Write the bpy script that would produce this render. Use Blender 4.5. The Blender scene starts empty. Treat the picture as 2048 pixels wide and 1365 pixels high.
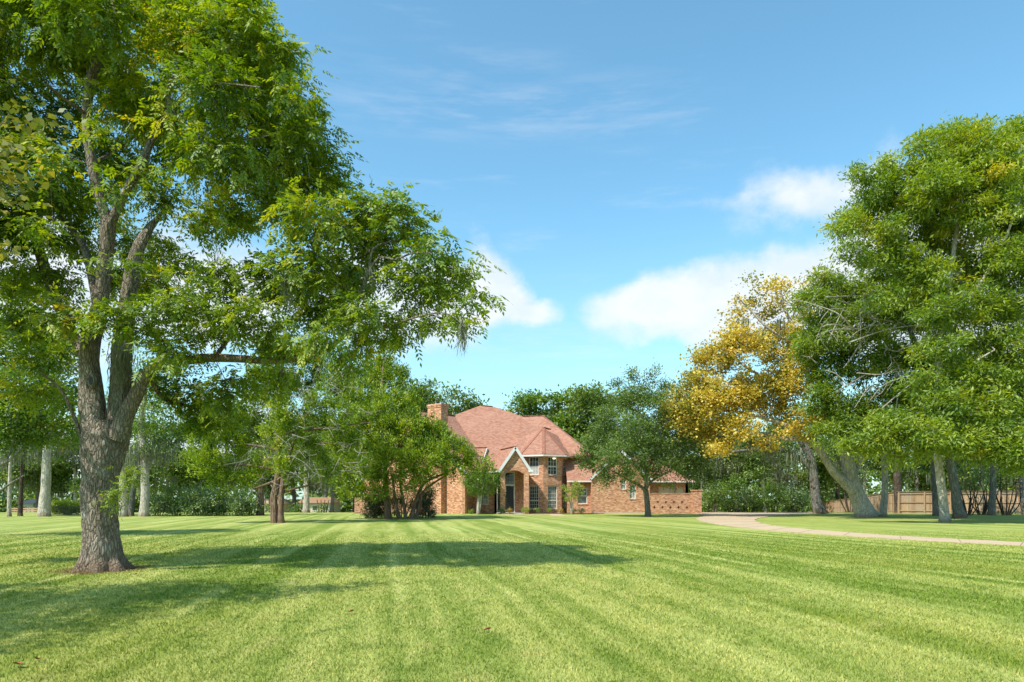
import bpy, bmesh, math, random
import numpy as np
from mathutils import Vector, noise as mnoise

S = bpy.context.scene
C = S.collection
R = math.radians
rng = np.random.default_rng(7)
random.seed(7)

# ------------------------------------------------------------------ camera, sky, sun, exposure
CAMH = 1.5
F = 1365.0                       # focal length in photo pixels (2048 wide)
cam = bpy.data.cameras.new('camera'); camo = bpy.data.objects.new('camera', cam); C.objects.link(camo)
cam.sensor_width = 36.0; cam.lens = 36.0 * F / 2048.0
cam.shift_y = (997 - 682.5) / 2048.0
cam.clip_end = 3000; cam.clip_start = 0.1
camo.location = (0, 0, CAMH); camo.rotation_euler = (R(90), 0, 0)
S.camera = camo

SUNV = Vector((-0.60, -0.53, 1.0)).normalized()      # towards the sun
EL = math.asin(SUNV.z); AZ = math.atan2(SUNV.x, SUNV.y)
sl = bpy.data.lights.new('sun', 'SUN'); sl.energy = 4.3; sl.angle = R(0.53); sl.color = (1.0, 0.955, 0.88)
so = bpy.data.objects.new('sun', sl); C.objects.link(so)
so.rotation_euler = (-SUNV).to_track_quat('-Z', 'Y').to_euler(); so.location = (-20, -20, 40)

S.view_settings.view_transform = 'Standard'; S.view_settings.look = 'None'
S.view_settings.exposure = 0.60; S.view_settings.gamma = 1.0; S.view_settings.use_curve_mapping = False
S.cycles.max_bounces = 5; S.cycles.diffuse_bounces = 3; S.cycles.transparent_max_bounces = 8; S.cycles.transmission_bounces = 4
S.cycles.caustics_reflective = False; S.cycles.caustics_refractive = False

class NT:
    """small helper for node trees"""
    def __init__(s, tree): s.t = tree; s.x = 0
    def n(s, kind, **kw):
        nd = s.t.nodes.new(kind); s.x += 10; nd.location = (s.x, 0)
        ins = kw.pop('ins', {})
        for k, v in kw.items(): setattr(nd, k, v)
        for k, v in ins.items():
            if isinstance(v, bpy.types.NodeSocket): s.t.links.new(v, nd.inputs[k])
            else: nd.inputs[k].default_value = v
        return nd
    def math(s, op, a, b=0.0, c=None, clamp=False):
        ins = {0: a, 1: b}
        if c is not None: ins[2] = c
        return s.n('ShaderNodeMath', operation=op, use_clamp=clamp, ins=ins).outputs[0]
    def mix(s, fac, a, b, blend='MIX'):
        nd = s.n('ShaderNodeMix', data_type='RGBA', blend_type=blend)
        for k, v in ((0, fac), (6, a), (7, b)):
            if isinstance(v, bpy.types.NodeSocket): s.t.links.new(v, nd.inputs[k])
            else: nd.inputs[k].default_value = (v if k == 0 else (*v, 1.0)[:4])
        return nd.outputs[2]
    def ramp(s, fac, stops, interp='LINEAR'):
        nd = s.n('ShaderNodeValToRGB', ins={0: fac}); cr = nd.color_ramp; cr.interpolation = interp
        while len(cr.elements) < len(stops): cr.elements.new(0.5)
        for e, (p, c) in zip(cr.elements, stops): e.position = p; e.color = (*c, 1.0)[:4]
        return nd.outputs[0]
    def maprange(s, v, a, b, c=0.0, d=1.0, smooth=True):
        return s.n('ShaderNodeMapRange', interpolation_type='SMOOTHSTEP' if smooth else 'LINEAR', ins={0: v, 1: a, 2: b, 3: c, 4: d}).outputs[0]
    def noise(s, vec, scale, detail=3.0, rough=0.55, dims='3D', dist=0.0):
        return s.n('ShaderNodeTexNoise', noise_dimensions=dims, ins={'Vector': vec, 'Scale': scale, 'Detail': detail, 'Roughness': rough, 'Distortion': dist}).outputs[0]
    def mapping(s, vec, loc=(0, 0, 0), rot=(0, 0, 0), scale=(1, 1, 1), kind='POINT'):
        return s.n('ShaderNodeMapping', vector_type=kind, ins={0: vec, 1: loc, 2: rot, 3: scale}).outputs[0]

def build_world():
    w = bpy.data.worlds.new('World'); S.world = w; w.use_nodes = True
    t = NT(w.node_tree); bg = w.node_tree.nodes['Background']
    sky = t.n('ShaderNodeTexSky', sky_type='NISHITA', sun_disc=False, sun_elevation=EL, sun_rotation=AZ,
              air_density=1.0, dust_density=0.6, ozone_density=2.2, altitude=0.0).outputs[0]
    sky = t.mix(1.0, sky, (0.88, 1.26, 1.16), 'MULTIPLY')
    d = t.n('ShaderNodeTexCoord').outputs['Generated']
    # cloud banks, placed by direction: (px, py) of the view they lie in, half width, half height (in tangent units), weight
    def cdir(px, py):
        return Vector(((px - 1024) / F, 1.0, (997 - py) / F)).normalized()
    wn = t.n('ShaderNodeTexNoise', ins={'Vector': d, 'Scale': 7.0, 'Detail': 6.0, 'Roughness': 0.6})
    warp = t.n('ShaderNodeVectorMath', operation='SUBTRACT', ins={0: wn.outputs['Color'], 1: (0.5, 0.5, 0.5)}).outputs[0]
    warp = t.n('ShaderNodeVectorMath', operation='MULTIPLY', ins={0: warp, 1: (0.13, 0.13, 0.11)}).outputs[0]
    dw = t.n('ShaderNodeVectorMath', operation='ADD', ins={0: d, 1: warp}).outputs[0]
    banks = [(1650, 565, .110, .052, 1.2), (1510, 605, .135, .054, 1.15), (1345, 625, .115, .040, 1.0), (1440, 660, .17, .030, .8),
             (1830, 560, .17, .085, 1.2), (2080, 600, .20, .09, 1.0),
             (1600, 395, .130, .040, .66), (1700, 368, .090, .040, .6), (1490, 405, .09, .024, .5),
             (960, 600, .050, .062, 1.1), (890, 600, .07, .06, 1.0), (1030, 625, .055, .028, .8), (760, 600, .12, .08, .9), (420, 590, .16, .06, 1.0),
             (340, 480, .09, .06, .5), (60, 560, .14, .10, .9), (-300, 520, .22, .10, 1.0), (250, 900, .5, .045, .8), (700, 870, .4, .05, .6)]
    tot = None
    for px, py, hw, hh, wt in banks:
        c = cdir(px, py)
        az = math.atan2(c.x, c.y); el = math.asin(c.z)
        v = t.n('ShaderNodeVectorMath', operation='SUBTRACT', ins={0: dw, 1: tuple(c)}).outputs[0]
        v = t.n('ShaderNodeVectorRotate', rotation_type='Z_AXIS', ins={'Vector': v, 'Angle': az}).outputs[0]
        v = t.n('ShaderNodeVectorMath', operation='MULTIPLY', ins={0: v, 1: (1 / (hw * 1.5), 1.0, 1 / (hh * 1.5))}).outputs[0]
        g = t.n('ShaderNodeTexGradient', gradient_type='SPHERICAL', ins={0: v}).outputs[1]
        g = t.math('MULTIPLY', g, wt)
        tot = g if tot is None else t.math('MAXIMUM', tot, g)
    n1 = t.noise(t.mapping(d, scale=(1, 1, 1.7)), 9.0, 8.0, 0.6)
    dens = t.math('ADD', tot, t.math('MULTIPLY', t.math('SUBTRACT', n1, 0.5), 0.7))
    dens = t.maprange(dens, 0.16, 0.66)
    dens = t.math('MULTIPLY', dens, t.maprange(tot, 0.0, 0.25))
    # thin high wisps, stretched sideways, all round the sky
    wv = t.mapping(d, rot=(0, R(4), 0), scale=(1.6, 1.6, 11.0))
    n2 = t.noise(wv, 2.3, 6.0, 0.62)
    sep = t.n('ShaderNodeSeparateXYZ', ins={0: d})
    band = t.math('MULTIPLY', t.maprange(sep.outputs[2], 0.02, 0.2), t.maprange(sep.outputs[2], 0.75, 0.5))
    wis = t.math('MULTIPLY', t.maprange(n2, 0.56, 0.74), band)
    wis = t.math('MULTIPLY', wis, 0.16)
    # faint veil banks
    vt = None
    for px, py, hw, hh, wt in [(1000, 222, .22, .030, .55), (900, 125, .13, .018, .4), (1225, 722, .06, .008, .8), (1180, 760, .2, .008, .5), (1230, 300, .05, .006, .3), (1080, 690, .16, .03, .5)]:
        c = cdir(px, py)
        v = t.n('ShaderNodeVectorMath', operation='SUBTRACT', ins={0: d, 1: tuple(c)}).outputs[0]
        v = t.n('ShaderNodeVectorMath', operation='ADD', ins={0: v, 1: t.n('ShaderNodeVectorMath', operation='MULTIPLY', ins={0: warp, 1: (.5, .5, .12)}).outputs[0]}).outputs[0]
        v = t.n('ShaderNodeVectorRotate', rotation_type='Z_AXIS', ins={'Vector': v, 'Angle': math.atan2(c.x, c.y)}).outputs[0]
        v = t.n('ShaderNodeVectorMath', operation='MULTIPLY', ins={0: v, 1: (1 / (hw * 1.4), 1.0, 1 / (hh * 1.4))}).outputs[0]
        g = t.n('ShaderNodeTexGradient', gradient_type='SPHERICAL', ins={0: v}).outputs[1]
        g = t.math('MULTIPLY', g, wt); vt = g if vt is None else t.math('MAXIMUM', vt, g)
    n3 = t.noise(t.mapping(d, scale=(3, 3, 22.0)), 3.0, 5.0, 0.6)
    veil = t.math('MULTIPLY', t.math('MULTIPLY', vt, 0.55), t.maprange(n3, 0.38, 0.70))
    # scattered clouds where the camera does not look
    n4 = t.noise(t.mapping(d, scale=(1, 1, 2.2)), 3.2, 7.0, 0.58)
    back = t.math('MULTIPLY', t.maprange(n4, 0.55, 0.68), t.maprange(sep.outputs[1], 0.25, -0.1))
    back = t.math('MULTIPLY', back, t.maprange(sep.outputs[2], 0.0, 0.1))
    al = t.math('MAXIMUM', t.math('MAXIMUM', dens, wis), t.math('MAXIMUM', veil, back))
    al = t.math('MULTIPLY', al, 0.88)
    shade = t.noise(t.mapping(d, scale=(1, 1, 1.6)), 14.0, 5.0, 0.55)
    cc = t.mix(t.maprange(shade, 0.35, 0.62), (3.9, 4.25, 4.5), (4.55, 4.65, 4.75))
    # horizon lightening of the summer air
    hz = t.maprange(sep.outputs[2], 0.42, 0.0)
    sky = t.mix(t.math('MULTIPLY', hz, 0.45), sky, (2.75, 3.45, 3.85))
    col = t.mix(al, sky, cc)
    w.node_tree.links.new(col, bg.inputs[0]); bg.inputs[1].default_value = 0.15
build_world()

# ------------------------------------------------------------------ helpers
def P(px, py, d): return np.array([(px - 1024) * d / F, d, CAMH + (997 - py) * d / F])
def GX(px, d): return (px - 1024) * d / F
def ground_z(x, y):
    """lawn height: flat, falling away gently behind the tree line"""
    t = np.clip((np.asarray(y, float) - 71.0) / 24.0, 0, 1); t = t * t * (3 - 2 * t)
    return -0.85 * t

def tag(o, label=None, cat=None, group=None, kind=None):
    if label: o['label'] = label
    if cat: o['category'] = cat
    if group: o['group'] = group
    if kind: o['kind'] = kind
    return o
def empty(name, loc, label=None, cat=None, group=None):
    o = bpy.data.objects.new(name, None); C.objects.link(o); o.location = tuple(loc); o.empty_display_size = .2
    return tag(o, label, cat, group)
def link(name, me, parent=None, kind=None):
    o = bpy.data.objects.new(name, me); C.objects.link(o)
    if parent: o.parent = parent
    if kind: o['kind'] = kind
    return o
def copy_tree(o, parent=None):
    c = o.copy(); C.objects.link(c)
    if parent: c.parent = parent
    for ch in list(o.children): copy_tree(ch, c)
    return c

def np_mesh(name, V, Fq, mat, tint=None, smooth=False, uv=None):
    """mesh from numpy verts and an (n,k) face array"""
    V = np.asarray(V, np.float32); Fq = np.asarray(Fq, np.int32); n, k = Fq.shape
    me = bpy.data.meshes.new(name)
    me.vertices.add(len(V)); me.vertices.foreach_set('co', V.ravel())
    me.loops.add(n * k); me.loops.foreach_set('vertex_index', Fq.ravel())
    me.polygons.add(n); me.polygons.foreach_set('loop_start', np.arange(0, n * k, k, dtype=np.int32))
    me.update(calc_edges=True)
    if smooth: me.polygons.foreach_set('use_smooth', np.ones(n, bool))
    if tint is not None:
        a = me.attributes.new('tint', 'FLOAT', 'FACE'); a.data.foreach_set('value', np.asarray(tint, np.float32))
    if mat: me.materials.append(mat)
    return me

class MB:
    """collects polygons with uv for small hard-surface parts"""
    def __init__(s): s.v = []; s.f = []; s.uv = []
    def poly(s, pts, uvs=None):
        b = len(s.v); pts = [tuple(map(float, p)) for p in pts]; s.v += pts; s.f.append(list(range(b, b + len(pts))))
        if uvs is None:
            n = Vector((0, 0, 0)); p = [Vector(q) for q in pts]
            for i in range(len(p)): n += (p[i] - p[0]).cross(p[(i + 1) % len(p)] - p[0])
            n = n.normalized() if n.length > 1e-9 else Vector((0, 0, 1))
            if abs(n.z) > .95: u = Vector((1, 0, 0)); v = Vector((0, 1, 0))
            else: u = Vector((0, 0, 1)).cross(n).normalized(); v = n.cross(u)
            uvs = [(q.dot(u), q.dot(v)) for q in p]
        s.uv += uvs
    def hexa(s, a, b):
        """two matching quads (bottom ring a, top ring b) closed into a solid"""
        s.poly(a[::-1]); s.poly(b)
        k = len(a)
        for i in range(k): j = (i + 1) % k; s.poly([a[i], a[j], b[j], b[i]])
    def box(s, x0, x1, y0, y1, z0, z1):
        s.hexa([(x0, y0, z0), (x1, y0, z0), (x1, y1, z0), (x0, y1, z0)], [(x0, y0, z1), (x1, y0, z1), (x1, y1, z1), (x0, y1, z1)])
    def bar(s, p0, p1, w, h, up=(0, 0, 1)):
        p0 = Vector(p0); p1 = Vector(p1); d = (p1 - p0).normalized(); up = Vector(up)
        sd = d.cross(up).normalized() * (w / 2); u = sd.cross(d).normalized() * (h / 2)
        a = [p0 - sd - u, p0 + sd - u, p0 + sd + u, p0 - sd + u]; b = [q + (p1 - p0) for q in a]
        s.hexa(a, b)
    def lathe(s, c, prof, n=16):
        for i in range(len(prof) - 1):
            (r0, z0), (r1, z1) = prof[i], prof[i + 1]
            for k in range(n):
                a = 2 * math.pi * k / n; b = 2 * math.pi * (k + 1) / n
                s.poly([(c[0] + r0 * math.cos(a), c[1] + r0 * math.sin(a), c[2] + z0), (c[0] + r0 * math.cos(b), c[1] + r0 * math.sin(b), c[2] + z0),
                        (c[0] + r1 * math.cos(b), c[1] + r1 * math.sin(b), c[2] + z1), (c[0] + r1 * math.cos(a), c[1] + r1 * math.sin(a), c[2] + z1)])
    def build(s, name, mat, parent=None, kind=None, smooth=False):
        me = bpy.data.meshes.new(name); me.from_pydata(s.v, [], s.f)
        l = me.uv_layers.new(name='UVMap'); l.data.foreach_set('uv', np.array(s.uv, np.float32).ravel())
        me.materials.append(mat)
        if smooth: me.polygons.foreach_set('use_smooth', np.ones(len(me.polygons), bool))
        me.update(); return link(name, me, parent, kind)

# ------------------------------------------------------------------ materials
def new_mat(name):
    m = bpy.data.materials.new(name); m.use_nodes = True
    t = NT(m.node_tree); b = m.node_tree.nodes['Principled BSDF']
    return m, t, b
def L(t, a, b): t.t.links.new(a, b)
def geo_pos(t): return t.n('ShaderNodeNewGeometry').outputs['Position']

def lawn_color(t, pos):
    """colour of the mown lawn at a ground position: mowing stripes, straw patches, fine mottling"""
    sep = t.n('ShaderNodeSeparateXYZ', ins={0: pos}); x, y = sep.outputs[0], sep.outputs[1]
    wv = t.noise(t.mapping(pos, scale=(.05, .05, 0)), 1.0, 2.0)
    # mowing runs swing with the drive on the far right
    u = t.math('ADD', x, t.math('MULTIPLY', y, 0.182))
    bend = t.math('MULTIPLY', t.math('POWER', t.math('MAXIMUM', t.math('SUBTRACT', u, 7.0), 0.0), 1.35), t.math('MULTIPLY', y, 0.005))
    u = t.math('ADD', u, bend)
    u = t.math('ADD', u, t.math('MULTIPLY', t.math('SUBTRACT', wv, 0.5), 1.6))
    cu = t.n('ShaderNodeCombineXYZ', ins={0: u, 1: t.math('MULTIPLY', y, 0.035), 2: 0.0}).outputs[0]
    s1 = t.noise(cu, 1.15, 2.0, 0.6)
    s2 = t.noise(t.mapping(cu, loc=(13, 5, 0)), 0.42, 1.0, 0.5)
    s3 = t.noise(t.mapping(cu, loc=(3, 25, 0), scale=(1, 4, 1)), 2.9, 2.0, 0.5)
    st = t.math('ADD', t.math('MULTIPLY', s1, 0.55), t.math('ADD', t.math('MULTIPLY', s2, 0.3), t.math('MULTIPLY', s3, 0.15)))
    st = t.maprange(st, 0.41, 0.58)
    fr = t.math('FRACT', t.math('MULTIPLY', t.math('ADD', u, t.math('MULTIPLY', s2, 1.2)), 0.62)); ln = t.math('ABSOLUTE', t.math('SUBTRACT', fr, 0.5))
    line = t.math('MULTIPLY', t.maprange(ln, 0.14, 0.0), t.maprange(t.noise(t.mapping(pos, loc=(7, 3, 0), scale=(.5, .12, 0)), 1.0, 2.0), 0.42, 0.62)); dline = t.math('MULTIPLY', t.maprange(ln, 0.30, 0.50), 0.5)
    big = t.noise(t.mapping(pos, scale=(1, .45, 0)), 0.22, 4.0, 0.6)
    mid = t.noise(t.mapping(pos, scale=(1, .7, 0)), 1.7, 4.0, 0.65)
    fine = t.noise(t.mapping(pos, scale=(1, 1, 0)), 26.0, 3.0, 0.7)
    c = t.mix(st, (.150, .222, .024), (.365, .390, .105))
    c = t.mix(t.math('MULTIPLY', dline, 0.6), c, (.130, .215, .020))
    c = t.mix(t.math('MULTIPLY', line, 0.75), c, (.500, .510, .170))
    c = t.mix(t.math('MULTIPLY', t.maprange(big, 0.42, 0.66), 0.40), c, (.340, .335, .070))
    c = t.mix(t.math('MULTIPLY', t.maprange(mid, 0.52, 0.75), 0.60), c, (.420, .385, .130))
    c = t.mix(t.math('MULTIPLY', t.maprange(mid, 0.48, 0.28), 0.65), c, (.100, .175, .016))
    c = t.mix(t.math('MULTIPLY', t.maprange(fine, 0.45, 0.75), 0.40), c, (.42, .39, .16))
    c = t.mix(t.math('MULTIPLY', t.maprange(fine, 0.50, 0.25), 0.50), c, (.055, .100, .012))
    dv = t.n('ShaderNodeVectorMath', operation='DISTANCE', ins={0: pos, 1: (-8.6, 14.3, 0)}).outputs['Value']
    dv = t.math('ADD', dv, t.math('MULTIPLY', t.math('SUBTRACT', mid, .5), 1.1))
    c = t.mix(t.math('MULTIPLY', t.maprange(dv, 1.15, .55), .8), c, (.20, .125, .06))
    return c, fine

def lawn_material():
    m, t, b = new_mat('mown_lawn'); pos = geo_pos(t)
    c, fine = lawn_color(t, pos)
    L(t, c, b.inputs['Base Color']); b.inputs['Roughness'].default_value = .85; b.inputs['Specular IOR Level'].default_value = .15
    n = t.noise(t.mapping(pos, scale=(1, 1, .2)), 22.0, 4.0, 0.75)
    bp = t.n('ShaderNodeBump', ins={'Strength': 0.55, 'Distance': 0.05, 'Height': n}); L(t, bp.outputs[0], b.inputs['Normal'])
    return m
def blade_material():
    m, t, b = new_mat('grass_blades'); pos = geo_pos(t)
    c, fine = lawn_color(t, pos)
    tn = t.n('ShaderNodeAttribute', attribute_name='tint').outputs['Fac']
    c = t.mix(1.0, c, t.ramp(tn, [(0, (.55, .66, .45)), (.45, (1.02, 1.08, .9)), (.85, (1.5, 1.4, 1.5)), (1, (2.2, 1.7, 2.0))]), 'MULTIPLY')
    out = t.t.nodes['Material Output']
    df = t.n('ShaderNodeBsdfDiffuse', ins={0: c}); tr = t.n('ShaderNodeBsdfTranslucent', ins={0: c})
    mx = t.n('ShaderNodeMixShader', ins={0: 0.3, 1: df.outputs[0], 2: tr.outputs[0]}); L(t, mx.outputs[0], out.inputs[0])
    return m

def leaf_material(name, stops, trans=.42, gloss=.045, patch=0.5, tcol=(1.55, 1.4, .35)):
    """stops: ramp of leaf colours over the per-leaf tint"""
    m, t, b = new_mat(name)
    tn = t.n('ShaderNodeAttribute', attribute_name='tint').outputs['Fac']
    c = t.ramp(tn, stops)
    out = t.t.nodes['Material Output']
    tc = t.mix(1.0, c, tcol, 'MULTIPLY')
    df = t.n('ShaderNodeBsdfDiffuse', ins={0: c}); tr = t.n('ShaderNodeBsdfTranslucent', ins={0: tc})
    mx = t.n('ShaderNodeMixShader', ins={0: trans, 1: df.outputs[0], 2: tr.outputs[0]})
    gl = t.n('ShaderNodeBsdfGlossy', ins={'Roughness': .62, 'Color': (1, 1, 1, 1)})
    m2 = t.n('ShaderNodeMixShader', ins={0: gloss, 1: mx.outputs[0], 2: gl.outputs[0]}); L(t, m2.outputs[0], out.inputs[0])
    return m

def bark_material(name, c0, c1, c2, scale=7.0, stretch=.22, bump=.7, dirt=(.20, .12, .075), red_foot=True):
    m, t, b = new_mat(name)
    oc = t.n('ShaderNodeTexCoord').outputs['Object']
    v = t.mapping(oc, scale=(1, 1, stretch))
    vo = t.n('ShaderNodeTexVoronoi', feature='DISTANCE_TO_EDGE', ins={'Vector': t.n('ShaderNodeVectorMath', operation='ADD', ins={0: v, 1: t.n('ShaderNodeVectorMath', operation='SCALE', ins={0: t.n('ShaderNodeTexNoise', ins={'Vector': v, 'Scale': scale * .6, 'Detail': 3.0}).outputs['Color'], 'Scale': .12}).outputs[0]}).outputs[0], 'Scale': scale}).outputs[0]
    n1 = t.noise(v, scale * 2.2, 6.0, .7); n2 = t.noise(oc, .9, 3.0, .6); n3 = t.noise(t.mapping(oc, scale=(1, 1, .5)), 3.2, 4.0, .6)
    c = t.mix(t.maprange(n1, .35, .65), c0, c1)
    c = t.mix(t.math('MULTIPLY', t.maprange(n3, .50, .70), .75), c, c2)
    c = t.mix(t.math('MULTIPLY', t.maprange(vo, .10, .0), .6), c, tuple(x * .35 for x in c0))
    c = t.mix(t.math('MULTIPLY', t.maprange(n2, .55, .75), .5), c, (.16, .19, .11))
    if red_foot:
        z = t.n('ShaderNodeSeparateXYZ', ins={0: oc}).outputs[2]
        c = t.mix(t.math('MULTIPLY', t.maprange(t.math('SUBTRACT', z, t.math('MULTIPLY', n3, .6)), .12, -.28), .65), c, dirt)
    L(t, c, b.inputs['Base Color']); b.inputs['Roughness'].default_value = .93; b.inputs['Specular IOR Level'].default_value = .1
    h = t.math('ADD', t.math('MULTIPLY', t.maprange(vo, 0, .22), .7), t.math('MULTIPLY', n1, .6))
    bp = t.n('ShaderNodeBump', ins={'Strength': bump, 'Distance': .05, 'Height': h}); L(t, bp.outputs[0], b.inputs['Normal'])
    return m

def brick_material(name='red_brick'):
    m, t, b = new_mat(name)
    uv = t.n('ShaderNodeTexCoord').outputs['UV']
    br = t.n('ShaderNodeTexBrick', offset=.5, ins={'Vector': uv, 'Color1': (.0, .0, .0, 1), 'Color2': (1, 1, 1, 1), 'Mortar': (.5, .5, .5, 1), 'Scale': 1.0,
             'Mortar Size': .006, 'Mortar Smooth': .1, 'Bias': 0.0, 'Brick Width': .215, 'Row Height': .076})
    c = t.ramp(br.outputs[0], [(0, (.25, .085, .045)), (.3, (.44, .175, .085)), (.6, (.56, .255, .130)), (.85, (.64, .34, .19)), (1, (.70, .45, .29))])
    n = t.noise(uv, 3.0, 5.0, .65); n2 = t.noise(uv, .5, 3.0, .6); n3 = t.noise(t.mapping(uv, scale=(1, 1.7, 1)), 12.0, 2.0, .7)
    c = t.mix(t.math('MULTIPLY', t.maprange(n3, .55, .68), .22), c, (.30, .11, .055))
    c = t.mix(t.math('MULTIPLY', t.maprange(n3, .46, .34), .40), c, (.70, .43, .27))
    c = t.mix(t.math('MULTIPLY', t.maprange(n, .45, .75), .25), c, (.52, .25, .14))
    c = t.mix(t.math('MULTIPLY', t.maprange(n2, .5, .7), .12), c, (.30, .12, .07))
    c = t.mix(br.outputs['Fac'], c, (.47, .36, .28))
    L(t, c, b.inputs['Base Color']); b.inputs['Roughness'].default_value = .88; b.inputs['Specular IOR Level'].default_value = .2
    h = t.math('ADD', t.math('MULTIPLY', br.outputs['Fac'], -1.0), t.math('MULTIPLY', n, .4))
    bp = t.n('ShaderNodeBump', ins={'Strength': .6, 'Distance': .012, 'Height': h}); L(t, bp.outputs[0], b.inputs['Normal'])
    return m
def roof_material(name, base, dark, light):
    m, t, b = new_mat(name)
    uv = t.n('ShaderNodeTexCoord').outputs['UV']
    br = t.n('ShaderNodeTexBrick', offset=.5, offset_frequency=2, ins={'Vector': uv, 'Color1': (0, 0, 0, 1), 'Color2': (1, 1, 1, 1), 'Mortar': (.2, .2, .2, 1), 'Scale': 1.0,
             'Mortar Size': .008, 'Bias': .0, 'Brick Width': .30, 'Row Height': .145})
    n = t.noise(uv, .45, 3.0, .6); n2 = t.noise(t.mapping(uv, scale=(1, 2, 1)), 5.0, 4.0, .65); g = t.noise(uv, 60.0, 2.0)
    c = t.ramp(br.outputs[0], [(0, dark), (.45, base), (1, light)])
    c = t.mix(t.math('MULTIPLY', t.maprange(n2, .52, .68), .25), c, dark)
    c = t.mix(t.math('MULTIPLY', t.maprange(n, .4, .7), .35), c, light)
    c = t.mix(t.math('MULTIPLY', br.outputs['Fac'], .6), c, tuple(x * .45 for x in dark))
    c = t.mix(t.math('MULTIPLY', t.maprange(g, .5, .8), .2), c, (.55, .42, .36))
    L(t, c, b.inputs['Base Color']); b.inputs['Roughness'].default_value = .9; b.inputs['Specular IOR Level'].default_value = .2
    sep = t.n('ShaderNodeSeparateXYZ', ins={0: uv}).outputs[1]
    saw = t.math('FRACT', t.math('DIVIDE', sep, .145))
    bp = t.n('ShaderNodeBump', ins={'Strength': .6, 'Distance': .02, 'Height': t.math('ADD', t.math('MULTIPLY', saw, -1.0), t.math('MULTIPLY', br.outputs[0], .3))})
    L(t, bp.outputs[0], b.inputs['Normal'])
    return m
def paint(name, col, rough=.5, wear=.25, scale=3.0, metal=0.0, spec=.4):
    m, t, b = new_mat(name)
    oc = t.n('ShaderNodeTexCoord').outputs['Object']; n = t.noise(oc, scale, 5.0, .65)
    c = t.mix(t.math('MULTIPLY', t.maprange(n, .45, .75), wear), col, tuple(x * .55 for x in col))
    L(t, c, b.inputs['Base Color']); b.inputs['Roughness'].default_value = rough; b.inputs['Metallic'].default_value = metal; b.inputs['Specular IOR Level'].default_value = spec
    return m
def glass_material(name, col=(.03, .035, .04), var=(.12, .14, .14)):
    m, t, b = new_mat(name)
    oc = t.n('ShaderNodeTexCoord').outputs['Object']; n = t.noise(t.mapping(oc, scale=(1.3, 1.3, 1.0)), 1.7, 3.0, .6)
    c = t.mix(t.maprange(n, .40, .68), col, var)
    L(t, c, b.inputs['Base Color']); b.inputs['Roughness'].default_value = .09; b.inputs['Specular IOR Level'].default_value = .6; b.inputs['Coat Weight'].default_value = .15
    return m
def wood_material(name):
    m, t, b = new_mat(name)
    oc = t.n('ShaderNodeTexCoord').outputs['Object']; oi = t.n('ShaderNodeObjectInfo').outputs['Random']
    gp = geo_pos(t)
    n = t.noise(t.mapping(gp, scale=(14, 14, .8)), 1.0, 4.0, .6); n2 = t.noise(t.mapping(gp, scale=(.5, .5, .7)), 1.0, 3.0, .6)
    c = t.ramp(oi, [(0, (.30, .165, .085)), (.35, (.44, .27, .15)), (.7, (.50, .34, .20)), (1, (.36, .25, .17))])
    c = t.mix(t.math('MULTIPLY', t.maprange(n, .45, .7), .5), c, (.24, .14, .08))
    c = t.mix(t.math('MULTIPLY', t.maprange(n2, .45, .65), .5), c, (.34, .28, .22))
    L(t, c, b.inputs['Base Color']); b.inputs['Roughness'].default_value = .85
    return m
def concrete_material(name, col, joints=True):
    m, t, b = new_mat(name); pos = geo_pos(t)
    n = t.noise(pos, .5, 5.0, .65); n2 = t.noise(pos, 30.0, 3.0, .7); n3 = t.noise(pos, 3.0, 5.0, .6)
    c = t.mix(t.math('MULTIPLY', t.maprange(n, .4, .7), .5), col, tuple(x * .78 for x in col))
    c = t.mix(t.math('MULTIPLY', t.maprange(n3, .55, .75), .3), c, tuple(x * .6 for x in col))
    c = t.mix(t.math('MULTIPLY', t.maprange(n2, .4, .7), .25), c, tuple(min(1, x * 1.2) for x in col))
    L(t, c, b.inputs['Base Color']); b.inputs['Roughness'].default_value = .9
    bp = t.n('ShaderNodeBump', ins={'Strength': .25, 'Distance': .01, 'Height': n2}); L(t, bp.outputs[0], b.inputs['Normal'])
    return m

M = {}
M['lawn'] = lawn_material(); M['blade'] = blade_material()
M['brick'] = brick_material()
M['roof'] = roof_material('red_shingle_roof', (.345, .165, .108), (.275, .122, .080), (.41, .215, .145))
M['ridge'] = roof_material('ridge_shingle', (.30, .125, .080), (.24, .095, .06), (.34, .15, .10))
M['white'] = paint('white_trim_paint', (.70, .67, .60), .5, .2)
M['greytrim'] = paint('grey_white_rake_paint', (.60, .60, .58), .5, .2)
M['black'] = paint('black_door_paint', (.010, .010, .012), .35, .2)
M['glass'] = glass_material('window_glass')
M['glass2'] = glass_material('curtained_window_glass', (.16, .18, .17), (.38, .40, .38))
M['blind'] = paint('white_window_blind', (.34, .37, .37), .5, .15)
M['brass'] = paint('brass_handle', (.70, .55, .28), .3, .1, metal=1.0)
M['garage'] = paint('tan_garage_door_paint', (.56, .47, .34), .6, .2)
M['concrete'] = concrete_material('pinkish_concrete', (.47, .345, .215))
M['concrete2'] = concrete_material('grey_concrete', (.46, .41, .35))
M['wood'] = wood_material('weathered_cedar_boards')
M['iron'] = paint('dark_iron', (.03, .035, .035), .6, .2)
M['mulch'] = concrete_material('brown_mulch', (.12, .075, .045))
M['bark_pecan'] = bark_material('pecan_bark', (.20, .160, .120), (.36, .30, .235), (.52, .46, .38), 17.0, .30, 1.0)
M['bark_pale'] = bark_material('pale_bark', (.38, .33, .265), (.52, .46, .38), (.66, .60, .51), 7.0, .3, .6)
M['bark_dark'] = bark_material('dark_bark', (.07, .052, .04), (.12, .092, .07), (.18, .15, .12), 8.0, .2, .9)
M['bark_grey'] = bark_material('grey_bark', (.16, .15, .13), (.24, .22, .19), (.33, .32, .28), 8.0, .22, .9)
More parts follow.
